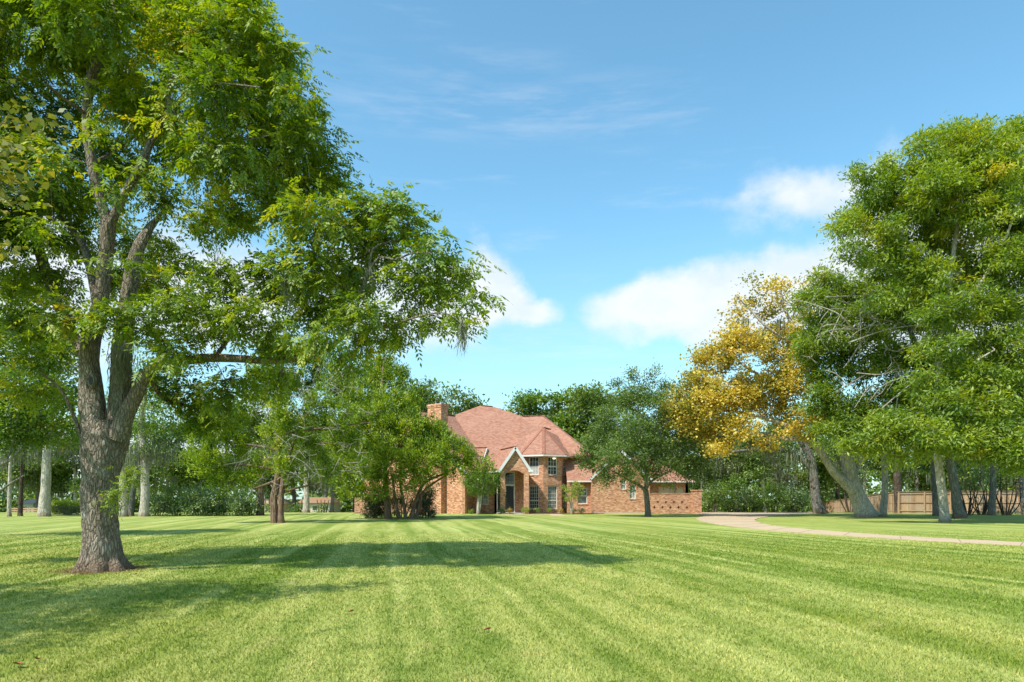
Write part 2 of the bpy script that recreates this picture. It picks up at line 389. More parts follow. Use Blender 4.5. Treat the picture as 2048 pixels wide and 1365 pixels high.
M['bark_cedar'] = bark_material('shredding_cedar_bark', (.17, .105, .07), (.28, .19, .14), (.38, .29, .22), 10.0, .08, 1.0)
M['dead'] = bark_material('bare_grey_wood', (.32, .27, .22), (.44, .39, .33), (.55, .50, .44), 9.0, .2, .4, red_foot=False)
M['leaf_pecan'] = leaf_material('pecan_leaf', [(0, (.055, .120, .006)), (.35, (.130, .225, .008)), (.65, (.250, .335, .010)), (.87, (.410, .430, .014)), (1, (.50, .38, .02))], .45)
M['leaf_pecan_far'] = leaf_material('pecan_leaf_far', [(0, (.070, .140, .010)), (.35, (.150, .250, .012)), (.65, (.265, .345, .014)), (.87, (.400, .420, .018)), (1, (.48, .38, .02))], .45)
M['leaf_syc'] = leaf_material('sycamore_leaf_yellow', [(0, (.10, .15, .018)), (.2, (.30, .30, .025)), (.42, (.58, .44, .045)), (.85, (.74, .57, .09)), (1, (.50, .26, .05))], .4, tcol=(1.15, 1.1, .6))
M['leaf_oak'] = leaf_material('live_oak_leaf', [(0, (.060, .100, .022)), (.45, (.120, .185, .038)), (.8, (.180, .255, .055)), (1, (.30, .34, .08))], .35, .03, tcol=(1.3, 1.4, .5))
M['leaf_cedar'] = leaf_material('cedar_foliage', [(0, (.075, .145, .007)), (.4, (.165, .265, .009)), (.75, (.275, .375, .012)), (1, (.42, .45, .02))], .35, .04)
M['leaf_tallow'] = leaf_material('tallow_leaf', [(0, (.050, .115, .010)), (.4, (.115, .215, .014)), (.8, (.210, .310, .018)), (.93, (.38, .34, .03)), (.975, (.50, .13, .03)), (1, (.5, .07, .03))], .45)
M['leaf_bg'] = leaf_material('woodland_leaf', [(0, (.065, .125, .018)), (.45, (.130, .210, .026)), (.85, (.215, .300, .036)), (1, (.31, .33, .05))], .35)
M['leaf_shrub'] = leaf_material('shrub_leaf', [(0, (.060, .120, .014)), (.5, (.120, .205, .020)), (1, (.21, .29, .03))], .3, .1)
M['leaf_bright'] = leaf_material('bright_leaf', [(0, (.09, .19, .012)), (.5, (.18, .30, .018)), (1, (.33, .40, .03))], .45)
M['leaf_near'] = leaf_material('near_yellow_leaf', [(0, (.10, .13, .02)), (.5, (.26, .26, .03)), (.85, (.48, .38, .04)), (1, (.42, .24, .08))], .4, tcol=(1.15, 1.1, .6))
M['leaf_nandina'] = leaf_material('bronze_shrub_leaf', [(0, (.03, .055, .018)), (.5, (.07, .10, .03)), (.8, (.17, .13, .06)), (1, (.30, .20, .10))], .3, .1)
M['flower'] = leaf_material('yellow_flower', [(0, (.25, .28, .03)), (.5, (.60, .42, .04)), (1, (.65, .35, .05))], .3, tcol=(1, 1, .8))
M['moss'] = leaf_material('spanish_moss', [(0, (.12, .14, .09)), (.5, (.20, .215, .15)), (1, (.30, .30, .22))], .3, .0, tcol=(1, 1, .85))
M['dryleaf'] = paint('dry_brown_leaf', (.25, .08, .035), .8, .4)

# ------------------------------------------------------------------ vegetation machinery
def unit(v): return v / (np.linalg.norm(v, axis=-1, keepdims=True) + 1e-9)

def leaf_quads(pos, dr, nr, Ln, Wd, bend=0.0):
    """one rhombic leaf per row: 4 verts"""
    n = len(pos); s = unit(np.cross(dr, nr)); nn = np.cross(s, dr)
    Ln = np.broadcast_to(np.asarray(Ln, float), (n,))[:, None]; Wd = np.broadcast_to(np.asarray(Wd, float), (n,))[:, None]
    V = np.empty((n, 4, 3))
    V[:, 0] = pos; V[:, 1] = pos + dr * Ln * .45 + s * Wd * .5 + nn * Ln * bend
    V[:, 2] = pos + dr * Ln; V[:, 3] = pos + dr * Ln * .45 - s * Wd * .5 + nn * Ln * bend
    return V

def pinnate(base, r, n_pair, Lr, lf, wf, rg, droop=.35):
    """compound leaves; base (n,3), rachis direction r (n,3)"""
    n = len(base); up = np.array([0, 0, 1.0]); s = unit(np.cross(r, up + rg.normal(0, .25, (n, 3)))); nn = np.cross(s, r)
    Lr = np.asarray(Lr)[:, None]; out = []; k = n_pair
    for i in range(k):
        t = .22 + .74 * i / k
        p = base + r * Lr * t - up * Lr * droop * t * t
        for sg in (-1, 1):
            d = unit(r * .55 + s * sg * .85 - up * (.25 + .35 * t) + rg.normal(0, .13, (n, 3)))
            sc = (.75 + .25 * math.sin(math.pi * (i + .5) / k)) * rg.uniform(.8, 1.15, n)
            out.append(leaf_quads(p, d, nn + rg.normal(0, .2, (n, 3)), lf * sc, wf * sc))
    p = base + r * Lr - up * Lr * droop
    out.append(leaf_quads(p, unit(r - up * droop * 1.6), nn, np.full(n, lf), np.full(n, wf)))
    return out

def frustums(p0, p1, r0, r1, sides=5):
    n = len(p0); d = unit(p1 - p0); ref = np.where(np.abs(d[:, 2:3]) > .9, np.array([[1.0, 0, 0]]), np.array([[0, 0, 1.0]]))
    a = unit(np.cross(d, ref)); b = np.cross(d, a)
    an = np.arange(sides) * 2 * np.pi / sides; ca = np.cos(an)[None, :, None]; sa = np.sin(an)[None, :, None]
    ring = a[:, None] * ca + b[:, None] * sa
    V = np.concatenate([p0[:, None] + ring * r0[:, None, None], (p1 + d * r1[:, None] * .3)[:, None] + ring * r1[:, None, None]], 1).reshape(-1, 3)
    i = np.arange(sides); j = (i + 1) % sides
    q = np.stack([i, j, j + sides, i + sides], 1)
    Fq = (np.arange(n)[:, None, None] * (2 * sides) + q[None]).reshape(-1, 4)
    return V, Fq

def catmull(pts, step):
    pts = np.asarray(pts, float); P0 = np.vstack([2 * pts[0] - pts[1], pts, 2 * pts[-1] - pts[-2]]); out = []
    for i in range(1, len(P0) - 2):
        n = max(2, int(np.linalg.norm(P0[i + 1][:3] - P0[i][:3]) / step)); t = np.linspace(0, 1, n, endpoint=False)[:, None]
        a, b, c, d = P0[i - 1], P0[i], P0[i + 1], P0[i + 2]
        out.append(.5 * ((2 * b) + (-a + c) * t + (2 * a - 5 * b + 4 * c - d) * t ** 2 + (-a + 3 * b - 3 * c + d) * t ** 3))
    out.append(pts[-1][None]); return np.vstack(out)

def limb_tube(nodes, sides, flare=0.0, rough=.06, lobes=0, seed=0, furrow=0.0):
    """nodes (n,4) x,y,z,r -> ring tube with uneven, furrowed surface"""
    p = nodes[:, :3]; r = np.maximum(nodes[:, 3], .004); n = len(p)
    d = unit(np.gradient(p, axis=0)); a = np.zeros_like(d)
    ref = np.array([1.0, 0, 0]) if abs(d[0, 0]) < .9 else np.array([0, 1.0, 0])
    a[0] = unit(np.cross(np.cross(d[0], ref), d[0])[None])[0]
    for i in range(1, n): a[i] = unit((a[i - 1] - d[i] * a[i - 1].dot(d[i]))[None])[0]
    b = np.cross(d, a); V = np.zeros((n, sides, 3)); z0 = p[0, 2]
    for i in range(n):
        h = p[i, 2] - z0
        for k in range(sides):
            an = 2 * math.pi * k / sides; ca, sa = math.cos(an), math.sin(an)
            m = 1 + rough * 2 * mnoise.noise(Vector((ca * 1.3 + seed, sa * 1.3, h * 1.1)))
            if flare and h < 1.3: m += flare * math.exp(-h / .22) * (.6 + .55 * math.sin(an * lobes + seed) + .4 * mnoise.noise(Vector((ca * 2, sa * 2 + seed, 0))))
            if furrow:
                m += furrow * mnoise.noise(Vector((ca * 9 * r[i] / .35, sa * 9 * r[i] / .35, h * 4.5 + seed))) + furrow * .6 * abs(mnoise.noise(Vector((ca * 20 * r[i] / .35, sa * 20 * r[i] / .35 + seed, h * 9))))
            V[i, k] = p[i] + (a[i] * ca + b[i] * sa) * r[i] * m
    i = np.arange(n - 1)[:, None]; k = np.arange(sides)[None]; k2 = (k + 1) % sides
    Fq = np.stack([i * sides + k, i * sides + k2, (i + 1) * sides + k2, (i + 1) * sides + k], -1).reshape(-1, 4)
    return V.reshape(-1, 3), Fq

def join(parts):
    Vs = []; Fs = []; o = 0
    for V, Fq in parts: Vs.append(V); Fs.append(Fq + o); o += len(V)
    return np.vstack(Vs), np.vstack(Fs)

def moss_strands(pts, ln, rg, per=22, spread=.28, w=.035):
    """hanging tufts below the given points"""
    out = []
    for p in pts:
        n = per; b = p + rg.normal(0, 1, (n, 3)) * [spread, spread, .12]
        Lh = ln * rg.uniform(.35, 1.1, n)
        seg = 4; cur = b.copy(); wd = w * rg.uniform(.6, 1.4, n); an = rg.uniform(0, np.pi, n); s = np.stack([np.cos(an), np.sin(an), 0 * an], 1)
        for i in range(seg):
            nx = cur + np.stack([rg.normal(0, .03, n), rg.normal(0, .03, n), -Lh / seg], 1)
            w0 = (wd * (1 - i / seg))[:, None]; w1 = (wd * (1 - (i + 1) / seg * .95))[:, None]
            out.append(np.stack([cur - s * w0, cur + s * w0, nx + s * w1, nx - s * w1], 1)); cur = nx
    V = np.concatenate(out).reshape(-1, 3); return V

class Tree:
    def __init__(s, name, label, cat, base, bark, leaf, seed, group=None):
        s.base = np.array(base, float); s.root = empty(name, base, label, cat, group); s.rg = np.random.default_rng(seed); s.seed = seed
        s.bark = bark; s.leaf = leaf; s.nodes = []; s.par = []; s.rad = []; s.fixed = []; s.tubes = []; s.clusters = []; s.cdir = []; s.edges = []; s.K = 1.0; s.slim = 1.0; s.btint = []
    def limb(s, pts, sides=12, step=.35, flare=0, lobes=5, rough=.06, furrow=0.0, parent=True):
        """pts: (x,y,z,r)"""
        c = catmull(pts, step); s.tubes.append(limb_tube(c, sides, flare, rough, lobes, s.seed * .37 + len(s.tubes), furrow))
        for q in c: s.nodes.append(q[:3]); s.par.append(-1); s.rad.append(q[3]); s.fixed.append(True)
        s.tipfix = len(s.nodes)
    def plimb(s, pts, d, **kw):
        """limb given by (px, py, width px[, depth offset])"""
        out = []
        for q in pts:
            dd = d + (q[3] if len(q) > 3 else 0); out.append((*P(q[0], q[1], dd), q[2] * .5 * dd / F * s.slim))
        s.limb(out, **kw)
    def blob(s, c, r, n, squash=.8, lo=.35):
        v = unit(s.rg.normal(0, 1, (n, 3))); rr = s.rg.uniform(lo ** 2, 1, n) ** .5
        pt = c + v * (rr * r)[:, None] * [1, 1, squash]
        bt = s.rg.normal(0, .06)
        for p, dv in zip(pt, v): s.clusters.append(p); s.cdir.append(dv); s.btint.append(bt)
    def pblob(s, px, py, rpx, d, dens=3.0, **kw):
        r = rpx * d / F; s.blob(P(px, py, d), r, max(2, int(s.K * dens * r * r)), **kw)
    def grow(s, step=.4, tip=.006, wander=.10, lift=.10, expo=2.3, maxr=.16, up_pen=.4):
        N = [np.array(q) for q in s.nodes]; arr = np.zeros((len(N) + 60 * len(s.clusters) + 10, 3)); arr[:len(N)] = N; cnt = len(N)
        par = list(s.par); cl = np.array(s.clusters); cd = np.array(s.cdir)
        tr = arr[:cnt]; dist = np.array([np.min(((tr - c) ** 2).sum(1)) for c in cl]); order = np.argsort(dist)
        s.tipdir = np.zeros_like(cl); nfix = cnt
        hops = [0] * cnt
        for ci in order:
            c = cl[ci]; dv = arr[:cnt] - c; ds = np.sqrt((dv ** 2).sum(1)) + up_pen * np.maximum(dv[:, 2], 0)
            j = int(np.argmin(ds)); a = arr[j]; Ld = np.linalg.norm(c - a); n = max(1, int(Ld / step)); n = min(n, 50)
            mid = (a + c) / 2 + np.array([0, 0, lift * Ld]) + s.rg.normal(0, wander * Ld, 3)
            prev = j
            for i in range(1, n + 1):
                t = i / n; q = (1 - t) ** 2 * a + 2 * t * (1 - t) * mid + t * t * c
                if i < n: q = q + s.rg.normal(0, .03 * step, 3)
                arr[cnt] = q; par.append(prev); prev = cnt; cnt += 1
            s.tipdir[ci] = unit((c - mid)[None])[0]
        rad = np.zeros(cnt); ex = expo
        acc = np.zeros(cnt)
        for i in range(cnt - 1, nfix - 1, -1):
            acc[i] = max(acc[i], tip ** ex); pr = par[i]
            rad[i] = min(acc[i] ** (1 / ex), maxr)
            if pr >= 0: acc[pr] += acc[i]
        idx = np.arange(nfix, cnt); pr = np.array([par[i] for i in idx])
        r1 = rad[idx]; r0 = np.where(pr < nfix, r1 * 1.25, np.minimum(rad[np.maximum(pr, 0)], r1 * 1.5))
        s.br = (arr[pr], arr[idx], r0, r1)
    def build_wood(s, minr=0.0, trunk_name='trunk'):
        V, Fq = join(s.tubes); o = link(trunk_name, np_mesh('trunk', V - s.base, Fq, s.bark, smooth=True), s.root)
        p0, p1, r0, r1 = s.br; k = r1 >= minr
        V, Fq = frustums(p0[k], p1[k], r0[k], r1[k], 5)
        link('branches', np_mesh('branches', V - s.base, Fq, s.bark, smooth=True), s.root, 'stuff')
    def tints(s, n_per, sd_c=.18, sd_l=.12, mean=.5):
        n = len(s.clusters); c = mean + s.rg.normal(0, sd_c, n)
        return c, sd_l
    def dead(s, n, boxpx, dlo, dhi, L0, L1, rr=.03, name='dead_branches'):
        D = []; rg = s.rg; x0, x1, y0, y1 = boxpx
        for k in range(n):
            a = P(rg.uniform(x0, x1), rg.uniform(y0, y1), rg.uniform(dlo, dhi)); Lk = rg.uniform(L0, L1); dr = unit(np.array([[rg.normal(0, 1), rg.normal(-.3, .3), rg.normal(.1, .45)]]))[0]
            b = a + dr * Lk * .5 + rg.normal(0, .10 * Lk, 3); c = a + dr * Lk + rg.normal(0, .15 * Lk, 3)
            D.append(limb_tube(catmull(np.array([(*a, rr), (*b, rr * .7), (*c, rr * .25)]), .3), 5, rough=0))
            for j in range(4):
                p = b + (c - b) * rg.uniform(0, .9); e = p + unit(rg.normal(0, 1, (1, 3)) + [0, 0, -.2])[0] * Lk * rg.uniform(.25, .5)
                D.append(limb_tube(np.array([(*p, rr * .5), (*((p + e) / 2 + rg.normal(0, .05 * Lk, 3)), rr * .38), (*e, rr * .15)]), 4, rough=0))
        V, Fq = join(D); link(name, np_mesh(name, V - s.base, Fq, M['dead'], smooth=True), s.root, 'stuff')
    def leaves_pinnate(s, per=10, pairs=4, Lr=.30, lf=.10, wf=.034, spread=.22, mean=.48, sd_c=.17, droop=.4):
        cl = np.array(s.clusters); n = len(cl); rg = s.rg; base = np.repeat(cl, per, 0); out_d = np.repeat(unit(np.array(s.cdir) * .5 + s.tipdir * .8), per, 0)
        base = base - out_d * rg.uniform(-.1, .45, (n * per, 1)) * spread * 2 + rg.normal(0, 1, (n * per, 3)) * spread * [.8, .8, .5]
        r = unit(out_d * .6 + rg.normal(0, .62, (n * per, 3)) * [1, 1, .55] + [0, 0, -.12])
        qs = pinnate(base, r, pairs, Lr * rg.uniform(.7, 1.25, n * per), lf, wf, rg, droop)
        V = np.concatenate(qs).reshape(-1, 3); k = len(qs)
        ct = np.repeat(mean + np.array(s.btint) + rg.normal(0, sd_c, n), per) + rg.normal(0, .10, n * per)
        t = np.clip(np.tile(ct, k) + rg.normal(0, .05, k * n * per), 0, 1)
        s.finish(V, t)
    def leaves_simple(s, per=60, spread=.5, flat=.5, lf=.2, wf=.1, mean=.48, sd_c=.16, up=.35, outw=.5, droop=.2, jit=.7):
        cl = np.array(s.clusters); n = len(cl); rg = s.rg; N = n * per
        sp = np.repeat(rg.uniform(.7, 1.25, n), per)[:, None]
        od = np.repeat(unit(np.array(s.cdir) + .001), per, 0)
        pos = np.repeat(cl, per, 0) + rg.normal(0, 1, (N, 3)) * sp * spread * [.75, .75, flat * .75]
        d = unit(od * outw + rg.normal(0, jit, (N, 3)) * [1, 1, .7] + [0, 0, up - droop])
        nr = unit(rg.normal(0, .55, (N, 3)) + [0, 0, 1.0])
        sc = rg.uniform(.65, 1.3, N)
        V = leaf_quads(pos, d, nr, lf * sc, wf * sc).reshape(-1, 3)
        t = np.clip(np.repeat(mean + np.array(s.btint) + rg.normal(0, sd_c, n), per) + rg.normal(0, .08, N), 0, 1)
        s.finish(V, t)
    def finish(s, V, t, name='crown'):
        Fq = np.arange(len(V), dtype=np.int32).reshape(-1, 4)
        link(name, np_mesh(name, V - s.base, Fq, s.leaf, tint=t), s.root, 'stuff')
    def moss(s, pts, ln=1.2, per=22, spread=.28, w=.03):
        V = moss_strands(np.array(pts), ln, s.rg, per, spread, w); nf = len(V) // 4
        link('hanging_moss', np_mesh('hanging_moss', V - s.base, np.arange(len(V)).reshape(-1, 4), M['moss'], tint=np.clip(s.rg.normal(.5, .2, nf), 0, 1)), s.root, 'stuff')
    def moss_auto(s, n, zmax, ln=1.3, **kw):
        p1 = s.br[1]; k = np.where((p1[:, 2] < zmax) & (p1[:, 2] > 2.2))[0]
        if len(k): s.moss(p1[s.rg.choice(k, min(n, len(k)), replace=False)] , ln, **kw)

# ------------------------------------------------------------------ ground
def build_ground():
    xs = np.concatenate([np.linspace(-900, -80, 12), np.linspace(-70, 70, 57), np.linspace(80, 900, 12)])
    ys = np.concatenate([np.linspace(-300, -20, 8), np.linspace(-14, 130, 73), np.linspace(150, 1500, 16)])
    X, Y = np.meshgrid(xs, ys); Z = ground_z(X, Y)
    V = np.stack([X, Y, Z], -1).reshape(-1, 3); nx = len(xs); i = np.arange(len(ys) - 1)[:, None] * nx + np.arange(nx - 1)[None]
    Fq = np.stack([i, i + 1, i + nx + 1, i + nx], -1).reshape(-1, 4)
    tag(link('lawn', np_mesh('lawn', V, Fq, M['lawn'], smooth=True)), kind='structure')
    # driveway: outline by ground distance
    def gp(px, py): d = CAMH * F / (py - 997); return (GX(px, d), d)
    near = [(30, 12.2), (24, 15.8), (18.6, 19.4), gp(2048, 1093), gp(1920, 1086.5), gp(1800, 1080), gp(1690, 1073), gp(1600, 1066.5), gp(1540, 1062), gp(1490, 1057), gp(1445, 1051.5), gp(1412, 1046), gp(1397, 1041.5), gp(1394, 1038), gp(1402, 1034.5), (16.9, 59), (17.5, 64), (17.6, 75.8)]
    far = [(30, 14.6), (24, 18.2), (19.4, 21.6), gp(2048, 1086.5), gp(1920, 1080), gp(1800, 1073.5), gp(1700, 1066.5), gp(1630, 1061), gp(1580, 1056.5), gp(1548, 1052.5), gp(1526, 1048.5), gp(1514, 1044.5), gp(1510, 1040.5), gp(1516, 1037), gp(1545, 1033), (26, 63.0), (32, 69), (32, 77)]
    jr = random.Random(9)
    def ragged(line):
        out = []
        for i in range(len(line) - 1):
            a, b = line[i], line[i + 1]
            for k in range(9): t = k / 9; j = jr.gauss(0, .05); out.append((a[0] + (b[0] - a[0]) * t + j, a[1] + (b[1] - a[1]) * t + jr.gauss(0, .05)))
        return out + [line[-1]]
    near = ragged(near); far = ragged(far)
    m = MB()
    for i in range(len(near) - 1):
        a, b, c, d = near[i], near[i + 1], far[i + 1], far[i]
        K = 1
        for k in range(K):
            f = lambda p, q, t: (p[0] + (q[0] - p[0]) * t, p[1] + (q[1] - p[1]) * t)
            pa, pb, pc, pd = f(a, d, k / K), f(b, c, k / K), f(b, c, (k + 1) / K), f(a, d, (k + 1) / K)
            m.poly([(q[0], q[1], float(ground_z(0, q[1])) + .03) for q in (pa, pb, pc, pd)])
        for p, q in ((b, a), (d, c)):
            m.poly([(p[0], p[1], -.05 + float(ground_z(0, p[1]))), (q[0], q[1], -.05 + float(ground_z(0, q[1]))), (q[0], q[1], float(ground_z(0, q[1])) + .03), (p[0], p[1], float(ground_z(0, p[1])) + .03)])
    dw = tag(m.build('driveway', M['concrete']), kind='structure')
    for i in range(9, len(near) - 9, 9):
        jm = MB(); a, b = near[i], far[i]; jm.bar((a[0], a[1], .0315 + float(ground_z(0, a[1]))), (b[0], b[1], .0315 + float(ground_z(0, b[1]))), .016, .006); jm.build('expansion_joint', M['mulch'], dw)
    m = MB(); w0, w1 = gp(1102, 1032.2), gp(1162, 1031.8)
    m.box(w0[0], w1[0], w0[1] - 1.1, w0[1] + .1, -.03, .035); m.box(w0[0] + .1, w0[0] + 1.2, w0[1] + .1, 64.0, -.03, .031); m.box(-1.0, w0[0] + .1, 62.6, 63.8, -.03, .033)
    tag(m.build('front_path', M['concrete']), kind='structure')
    m = MB(); m.box(-3.4, 8.8, 65.0, 66.2, -.02, .05); tag(m.build('planting_bed', M['mulch']), kind='structure')
    # blades of the nearer turf
    n = 330000; rg = np.random.default_rng(3)
    u = rg.uniform(0, 1, n); d0, d1 = 4.9, 32.0
    d = d0 * (d1 / d0) ** (u ** 0.92)
    x = rg.uniform(-.80, .80, n) * d + rg.normal(0, .5, n)
    fade = np.clip((d1 - d) / 12.0, 0, 1); h = rg.uniform(.014, .036, n) * (1 + .012 * d) * (.15 + .85 * fade); w = (.0028 + .0011 * d) * rg.uniform(.7, 1.3, n)
    clump = np.array([0.0]); an = rg.uniform(0, 2 * np.pi, n); ln = rg.uniform(.2, 1.0, n) * h
    b = np.stack([x, d, 0 * x], 1); s = np.stack([np.cos(an), np.sin(an), 0 * an], 1); la = rg.uniform(0, 2 * np.pi, n)
    tip = b + np.stack([np.cos(la) * ln, np.sin(la) * ln, h], 1)
    V = np.stack([b - s * w[:, None] / 2, b + s * w[:, None] / 2, tip], 1).reshape(-1, 3)
    t = rg.uniform(0, 1, n)
    tag(link('grass', np_mesh('grass', V, np.arange(3 * n).reshape(-1, 3), M['blade'], tint=t)), kind='stuff')
build_ground()

# ------------------------------------------------------------------ house
house = empty('brick_house', (0, 68, 0), 'large red brick house with pinkish hip roof, tall chimney and arched porch', 'house')
HB = Vector((0, 68, 0))
def hbuild(mb, name, mat, parent=None, **kw):
    mb.v = [(v[0], v[1] - 68, v[2]) for v in mb.v]; return mb.build(name, mat, parent or house, **kw)

def wall_mb(mb, p0, p1, z0, z1, holes=(), th=.28):
    p0 = Vector((*p0, 0)); p1 = Vector((*p1, 0)); Lw = (p1 - p0).length; u = (p1 - p0) / Lw; n = Vector((u.y, -u.x, 0))
    us = sorted({0, Lw, *[h[0] for h in holes], *[h[1] for h in holes]}); zs = sorted({z0, z1, *[h[2] for h in holes], *[h[3] for h in holes]})
    def solid(i, j):
        if i < 0 or j < 0 or i >= len(us) - 1 or j >= len(zs) - 1: return False
        cu = (us[i] + us[i + 1]) / 2; cz = (zs[j] + zs[j + 1]) / 2
        return not any(h[0] < cu < h[1] and h[2] < cz < h[3] for h in holes)
    def pt(a, z, k): q = p0 + u * a - n * (th * k); return (q.x, q.y, z)
    for i in range(len(us) - 1):
        for j in range(len(zs) - 1):
            if not solid(i, j): continue
            a, b, c, d = us[i], us[i + 1], zs[j], zs[j + 1]
            uv = [(a, c), (b, c), (b, d), (a, d)]
            mb.poly([pt(a, c, 0), pt(b, c, 0), pt(b, d, 0), pt(a, d, 0)], uv)
            mb.poly([pt(b, c, 1), pt(a, c, 1), pt(a, d, 1), pt(b, d, 1)], uv)
            if not solid(i - 1, j): mb.poly([pt(a, c, 1), pt(a, c, 0), pt(a, d, 0), pt(a, d, 1)], [(0, c), (th, c), (th, d), (0, d)])
            if not solid(i + 1, j): mb.poly([pt(b, c, 0), pt(b, c, 1), pt(b, d, 1), pt(b, d, 0)], [(0, c), (th, c), (th, d), (0, d)])
            if not solid(i, j - 1): mb.poly([pt(a, c, 1), pt(b, c, 1), pt(b, c, 0), pt(a, c, 0)], [(a, 0), (b, 0), (b, th), (a, th)])
            if not solid(i, j + 1): mb.poly([pt(a, d, 0), pt(b, d, 0), pt(b, d, 1), pt(a, d, 1)], [(a, 0), (b, 0), (b, th), (a, th)])
def outline_wall(mb, p0, p1, outline, th=.28):
    """outline [(u,z)...] counter-clockwise seen from outside"""
    p0 = Vector((*p0, 0)); p1 = Vector((*p1, 0)); u = (p1 - p0).normalized(); n = Vector((u.y, -u.x, 0))
    f = [p0 + u * a + Vector((0, 0, z)) for a, z in outline]; b = [q - n * th for q in f]
    mb.poly(f, list(outline)); mb.poly(b[::-1], list(outline)[::-1]); k = len(f)
    for i in range(k): j = (i + 1) % k; mb.poly([f[j], f[i], b[i], b[j]])

def window(p0, p1, u0, u1, z0, z1, nx=3, nz=4, rec=.12, glass='glass', rail=None, sill=True, blind=None, label=None):
    p0 = Vector((*p0, 0)); p1 = Vector((*p1, 0)); u = (p1 - p0).normalized(); n = Vector((u.y, -u.x, 0))
    def q(a, z, dep): r = p0 + u * a - n * dep; return Vector((r.x, r.y, z))
    up = (0, 0, 1)
    fw = .07; m = MB()
    def rect(m, a0, a1, c0, c1, d0, d1):
        m.hexa([q(a0, c0, d0), q(a1, c0, d0), q(a1, c0, d1), q(a0, c0, d1)], [q(a0, c1, d0), q(a1, c1, d0), q(a1, c1, d1), q(a0, c1, d1)])
    e = .003
    rect(m, u0 + e, u0 + fw, z0 + e, z1 - e, rec - .05, rec + .05); rect(m, u1 - fw, u1 - e, z0 + e, z1 - e, rec - .05, rec + .05)
    rect(m, u0 + fw, u1 - fw, z1 - fw, z1 - e, rec - .05, rec + .05); rect(m, u0 + fw, u1 - fw, z0 + e, z0 + fw, rec - .05, rec + .05)
    w = hbuild(m, 'window', M['white'])
    if label: w['label'] = label
    g = MB(); rect(g, u0 + fw, u1 - fw, z0 + fw, z1 - fw, rec + .02, rec + .03); g = hbuild(g, 'pane', M[glass], w)
    mu = MB(); a0, a1, c0, c1 = u0 + fw, u1 - fw, z0 + fw, z1 - fw
    for i in range(1, nx): a = a0 + (a1 - a0) * i / nx; rect(mu, a - .014, a + .014, c0, c1, rec - .012, rec + .017)
    for j in range(1, nz): c = c0 + (c1 - c0) * j / nz; rect(mu, a0, a1, c - .014, c + .014, rec - .008, rec + .014)
    if rail is not None: c = c0 + (c1 - c0) * rail; rect(mu, a0, a1, c - .04, c + .04, rec - .02, rec + .012)
    if nx > 1 or nz > 1 or rail is not None: hbuild(mu, 'muntin', M['white'], w)
    if blind: bl = MB(); rect(bl, a0, a1, c0 + (c1 - c0) * blind[0], c0 + (c1 - c0) * blind[1], rec + .004, rec + .019); hbuild(bl, 'blind', M['blind'], w)
    if sill: s = MB(); rect(s, u0 - .06, u1 + .06, z0 - .09, z0 - .003, -.05, rec); hbuild(s, 'sill', M['brick'], w)
    hd = MB()                                       # soldier course over the opening, a shade proud of the wall
    k = max(3, int((u1 - u0 + .2) / .085))
    for i in range(k): a = u0 - .1 + (u1 - u0 + .2) * i / k; rect(hd, a + .004, a + (u1 - u0 + .2) / k - .004, z1 + .01, z1 + .22, -.018 - .006 * (i % 2), .0)
    hbuild(hd, 'lintel', M['brick'], w)
    return w

def roof_poly(pts, th=.14, name='roof', mat='roof'):
    m = MB(); a = [Vector(p) - Vector((0, 0, th)) for p in pts]; b = [Vector(p) for p in pts]
    n = Vector((0, 0, 0))
    for i in range(len(b)): n += (b[i] - b[0]).cross(b[(i + 1) % len(b)] - b[0])
    if n.z < 0: a = a[::-1]; b = b[::-1]
    m.hexa(a, b); return hbuild(m, name, M[mat])
def bar_part(name, mat, p0, p1, w, h, parent=None):
    m = MB(); m.bar(p0, p1, w, h); return hbuild(m, name, M[mat], parent)

